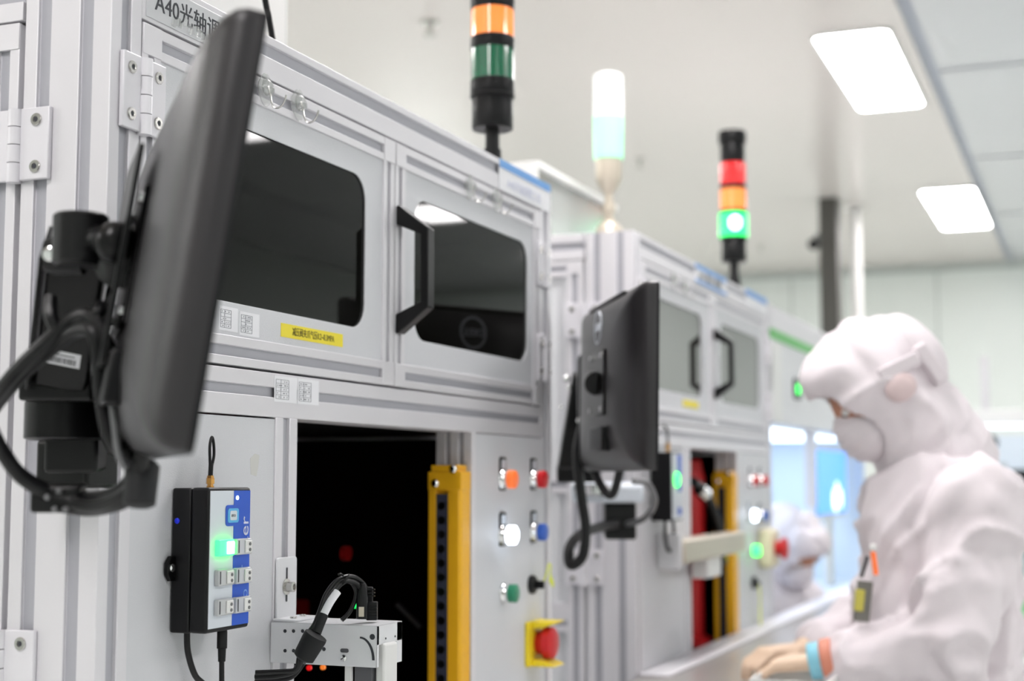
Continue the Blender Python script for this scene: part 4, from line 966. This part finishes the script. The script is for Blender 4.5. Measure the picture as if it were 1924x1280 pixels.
def person(label, base, fwd, side, J, seated=False, badge=True, seed=0.0, vox=.009, grp=None):
    """fwd: where the figure faces, side: to its far shoulder. J holds joints in figure space (forward, side, height)"""
    T = thing('person', label, 'person', base, grp); B = Vector(base)
    l = lambda a, b, z: B + fwd * a + side * b + EZ * z
    rot = Matrix((fwd, side, EZ)).transposed().to_quaternion()
    def E(mb, a, b, z, ra, rb, rz, tilt=0): mb.ball(l(a, b, z), ra, rb, rz, rot @ Quaternion((0, 1, 0), tilt), 24, 16)
    dz = J['dz']; th = J['tilt']; hc = J['head']; f = fwd * math.cos(th) - EZ * math.sin(th); u = EZ * math.cos(th) + fwd * math.sin(th); H0 = l(*hc)
    hr = Matrix((f, side, u)).transposed().to_quaternion()
    X_ = lambda a, b, c: H0 + f * a + side * b + u * c
    # --- one continuous body
    b = MB()
    for a, z, ra, rb, rz in ((0, 1.26 + dz, .10, .16, .17), (-.01, 1.05 + dz, .10, .145, .17), (-.02, .90 + dz, .115, .16, .14)): E(b, a, 0, z, ra, rb, rz)
    b.cone(l(0, 0, 1.36 + dz), .065, H0 - u * .06 - f * .01, .052)
    b.ball(H0, .095, .074, .112, hr, 28, 20); b.ball(X_(.035, 0, -.055), .055, .052, .055, hr)
    b.cone(X_(.088, 0, .005), .009, X_(.106, 0, -.030), .012, 12); b.cone(X_(.082, 0, -.062), .012, X_(.080, 0, -.064), .012, 12)
    for s_ in (-1, 1):
        b.ball(X_(.0, s_ * .074, -.01), .016, .008, .028, hr); b.cone(X_(.080, s_ * .018, .022), .009, X_(.074, s_ * .048, .020), .008, 10)
    for k in ('near', 'far'):
        sh, el, wr = (l(*J[k][i]) if not isinstance(J[k][i], Vector) else J[k][i] for i in range(3))
        b.cone(sh, .052, el, .040); b.cone(el, .040, wr, .026)
        hx = J[k][3].normalized(); hz = (EZ - hx * EZ.dot(hx)).normalized(); hy = hz.cross(hx)
        if hy.dot(side) * (1 if k == 'near' else -1) < 0: hy = -hy
        hand(b, wr + hx * .012, hx, hy, hz)
    if seated:
        for s_ in (-.1, .1):
            b.cone(l(0, s_, .55), .085, l(.42, s_, .52), .06); b.cone(l(.42, s_, .52), .055, l(.40, s_, .1), .038); b.cone(l(.38, s_, .05), .04, l(.52, s_, .04), .032)
    else:
        for s_ in (-.1, .1):
            b.cone(l(-.02, s_, .86), .088, l(.0, s_, .50), .062); b.cone(l(.0, s_, .50), .058, l(-.04, s_, .10), .036); b.cone(l(-.04, s_, .05), .04, l(.12, s_, .035), .032)
    me = voxel(b, .0042, 3); wr0 = [J[k][2] if isinstance(J[k][2], Vector) else l(*J[k][2]) for k in ('near', 'far')]
    body = finish(me, 'body', ['skin', 'glove', 'skin_deep'], T, B)
    for p in me.polygons:
        c = p.center + B
        if min((c - w_).length for w_ in wr0) < .24: p.material_index = 1
    for s_ in (-1, 1):
        MB().ball(X_(.079, s_ * .031, .006), .0105, .0125, .009, hr, 14, 10).build('eye', 'white_plastic', body); 
        MB().ball(X_(.0865, s_ * .031, .003), .004, .006, .0055, hr, 12, 8).build('iris', 'ink', body)
    # --- suit
    m = MB()
    for a, z, ra, rb, rz in J['suit']: E(m, a, 0, z, ra, rb, rz)
    for k in ('near', 'far'):
        sh, el, wr = (l(*J[k][i]) if not isinstance(J[k][i], Vector) else J[k][i] for i in range(3))
        m.cone(sh, .082, el, .078); m.cone(el, .076, wr - (wr - el).normalized() * .045, .048); m.ball(sh, .086)
        m.lathe(wr - (wr - el).normalized() * .075, (wr - el), [(0, .045), (.02, .052), (.035, .056), (.045, .054)], 24)
    if seated:
        for s_ in (-.1, .1): m.cone(l(0, s_, .55), .12, l(.42, s_, .53), .09); m.cone(l(.42, s_, .53), .085, l(.40, s_, .12), .07)
    else:
        for s_ in (-.1, .1): m.cone(l(-.02, s_, .86), .125, l(.0, s_, .50), .1); m.cone(l(.0, s_, .50), .1, l(-.04, s_, .12), .08)
    me = voxel(m, vox, 6)
    el = J['near'][1] if isinstance(J['near'][1], Vector) else l(*J['near'][1])
    folds(me, .0150, [(el, .2, .9), (l(.05, -.12, 1.32 + dz), .2, .5)], seed)
    finish(me, 'suit', ['suit'], T, B)
    # --- hood with a face opening
    h = MB()
    h.ball(X_(-.004, 0, .012), .112, .100, .132, hr, 32, 22); h.ball(X_(.048, 0, .078), .070, .078, .053, hr); h.ball(X_(.050, 0, .090), .030, .054, .030, hr); h.ball(X_(-.075, 0, .02), .072, .085, .10, hr)
    h.ball(X_(.0, 0, -.06), .085, .092, .085, hr)
    h.cone(H0 - u * .03 - f * .03, .095, l(*J['collar']), .110, 24)
    me = voxel(h, .0065, 5); folds(me, .0080, [(X_(-.03, 0, .09), .12, .5)], seed + 5)
    bm = bmesh.new(); bm.from_mesh(me); kill = []
    for v in bm.verts:
        q = v.co - H0; a, s_, c = q.dot(f), q.dot(side), q.dot(u)
        if a > .030 + .35 * max(-c, 0) * 0 and (abs(s_) / .066) ** 2.5 + (abs(c + .024) / .082) ** 2.5 < 1: kill.append(v)
    bmesh.ops.delete(bm, geom=kill, context='VERTS'); bm.to_mesh(me); bm.free()
    hd = finish(me, 'hood', ['suit'], T, B); so = hd.modifiers.new('thick', 'SOLIDIFY'); so.thickness = .0025; so.offset = -1
    # --- mask, strap and ear window
    k = MB(); k.ball(X_(.062, 0, -.050), .058, .064, .062, hr, 28, 20); k.ball(X_(.084, 0, -.022), .034, .034, .030, hr)
    me = voxel(k, .005, 4)
    for v in me.vertices: v.co += f * .0022 * math.sin((v.co - H0).dot(u) * 330)
    finish(me, 'mask', ['mask'], T, B)
    if badge:
        e = MB(); e.ball(X_(-.020, -.099, -.006), .032, .012, .027, hr, 16, 10); e.build('ear_cover', 'ear_pink', hd)
        s1 = MB(); s1.obox(X_(-.040, -.097, .028), (f * .9 + u * .1).normalized(), side, (u * .9 - f * .1).normalized(), .085, .012, .028); s1.build('hood_strap', 'suit_seam', hd, .004)
        s1 = MB(); s1.obox(X_(-.098, -.070, .000), f, side, u, .030, .05, .085); s1.build('hood_strap', 'suit_seam', hd, .006)
    return T, l, X_
mat('ear_pink', (216, 196, 196), .8)
FD = Vector((math.cos(YAW), math.sin(YAW), 0)); LF = -RT
base1 = at(1760, 900, 2.9); base1.z = 0
el1 = at(1775, 1215, 2.68); wr1 = at(1548, 1240, 2.74); hd1 = at(1400, 1262, 2.78)
J1 = dict(dz=0, tilt=R(33), head=(.112, 0, 1.548), collar=(.0, 0, 1.415),
          near=[(-.022, -.185, 1.325), el1, wr1, hd1 - wr1], far=[(-.03, .19, 1.345), (.04, .25, 1.08), (.235, .16, 1.03), Vector(LF) + FD * -.25 - EZ * .1],
          suit=[(.004, 1.26, .143, .19, .20), (.010, 1.12, .152, .19, .22), (.0, .94, .155, .195, .2), (.0, 1.365, .098, .17, .085), (-.02, .84, .15, .18, .14)])
PER1, l1, X1_ = person('worker in white hooded cleanroom suit and mask, looking down beside the table', base1, LF, FD, J1)
hx = (hd1 - wr1).normalized()
MB().lathe(wr1 + hx * .004, hx, [(0, .0335), (.002, .0345), (.020, .0345), (.022, .0335)], 28).build('wrist_band', 'wrist_band', PER1)
MB().lathe(wr1 - hx * .018, hx, [(0, .037), (.004, .039), (.018, .038), (.022, .034)], 28).build('glove_cuff', 'glove_cuff', PER1)
def chest(px, py): return at(px, py, 2.74)
c = chest(1622, 1130); q = (EZ * .97 + RT * .12).normalized(); qr = (RT * .97 - EZ * .12).normalized()
bd = MB().obox(c, qr, FD, q, .030, .004, .075).build('badge', 'badge_grey', PER1, .002)
MB().obox(c - RT * .008 + EZ * .002 - FD * .004, qr, FD, q, .018, .004, .040).build('badge_card', 'badge_yellow', bd, .002)
MB().tube([chest(1618, 1085), chest(1626, 1060), chest(1630, 1045)], .0035, 8).build('badge_clip', 'ink', PER1)
MB().tube([chest(1646, 1080), chest(1642, 1050), chest(1640, 1035)], .005, 10).build('pen', 'orange_button', PER1)
MB().ball(chest(1641, 1030), .008).build('pen_cap', 'white_plastic', PER1)
# second worker, seated in the lit bay
f2 = Vector((-.55, -.83, 0)).normalized(); s2 = Vector((f2.y, -f2.x, 0))
base2 = Vector((5.06, 1.06, 0))
J2 = dict(dz=-.40, tilt=R(38), head=(.10, 0, 1.145), collar=(.0, 0, 1.015),
          near=[(-.03, -.19, .95), (.06, -.24, .70), (.26, -.14, .74), f2], far=[(-.03, .19, .95), (.06, .24, .70), (.26, .14, .74), f2],
          suit=[(.0, .87, .152, .20, .20), (.012, .72, .158, .19, .2), (-.01, .985, .105, .19, .085), (-.02, .58, .16, .19, .14)])
person('second worker in white hood and mask, seated low in the bright bay', base2, f2, s2, J2, seated=True, badge=False, seed=9.0, vox=.012)
ST = thing('stool', 'stool under the seated worker in the bright bay', 'stool', (base2.x, base2.y, 0))
MB().lathe((base2.x, base2.y, .38), EZ, [(0, .16), (.01, .17), (.035, .17), (.045, .155)], 28).build('seat', 'teal', ST)
MB().cyl((base2.x, base2.y, .04), (base2.x, base2.y, .38), .025).build('column', 'steel', ST)
MB().lathe((base2.x, base2.y, 0), EZ, [(0, .2), (.015, .2), (.04, .04)], 28).build('base', 'grey_metal', ST)
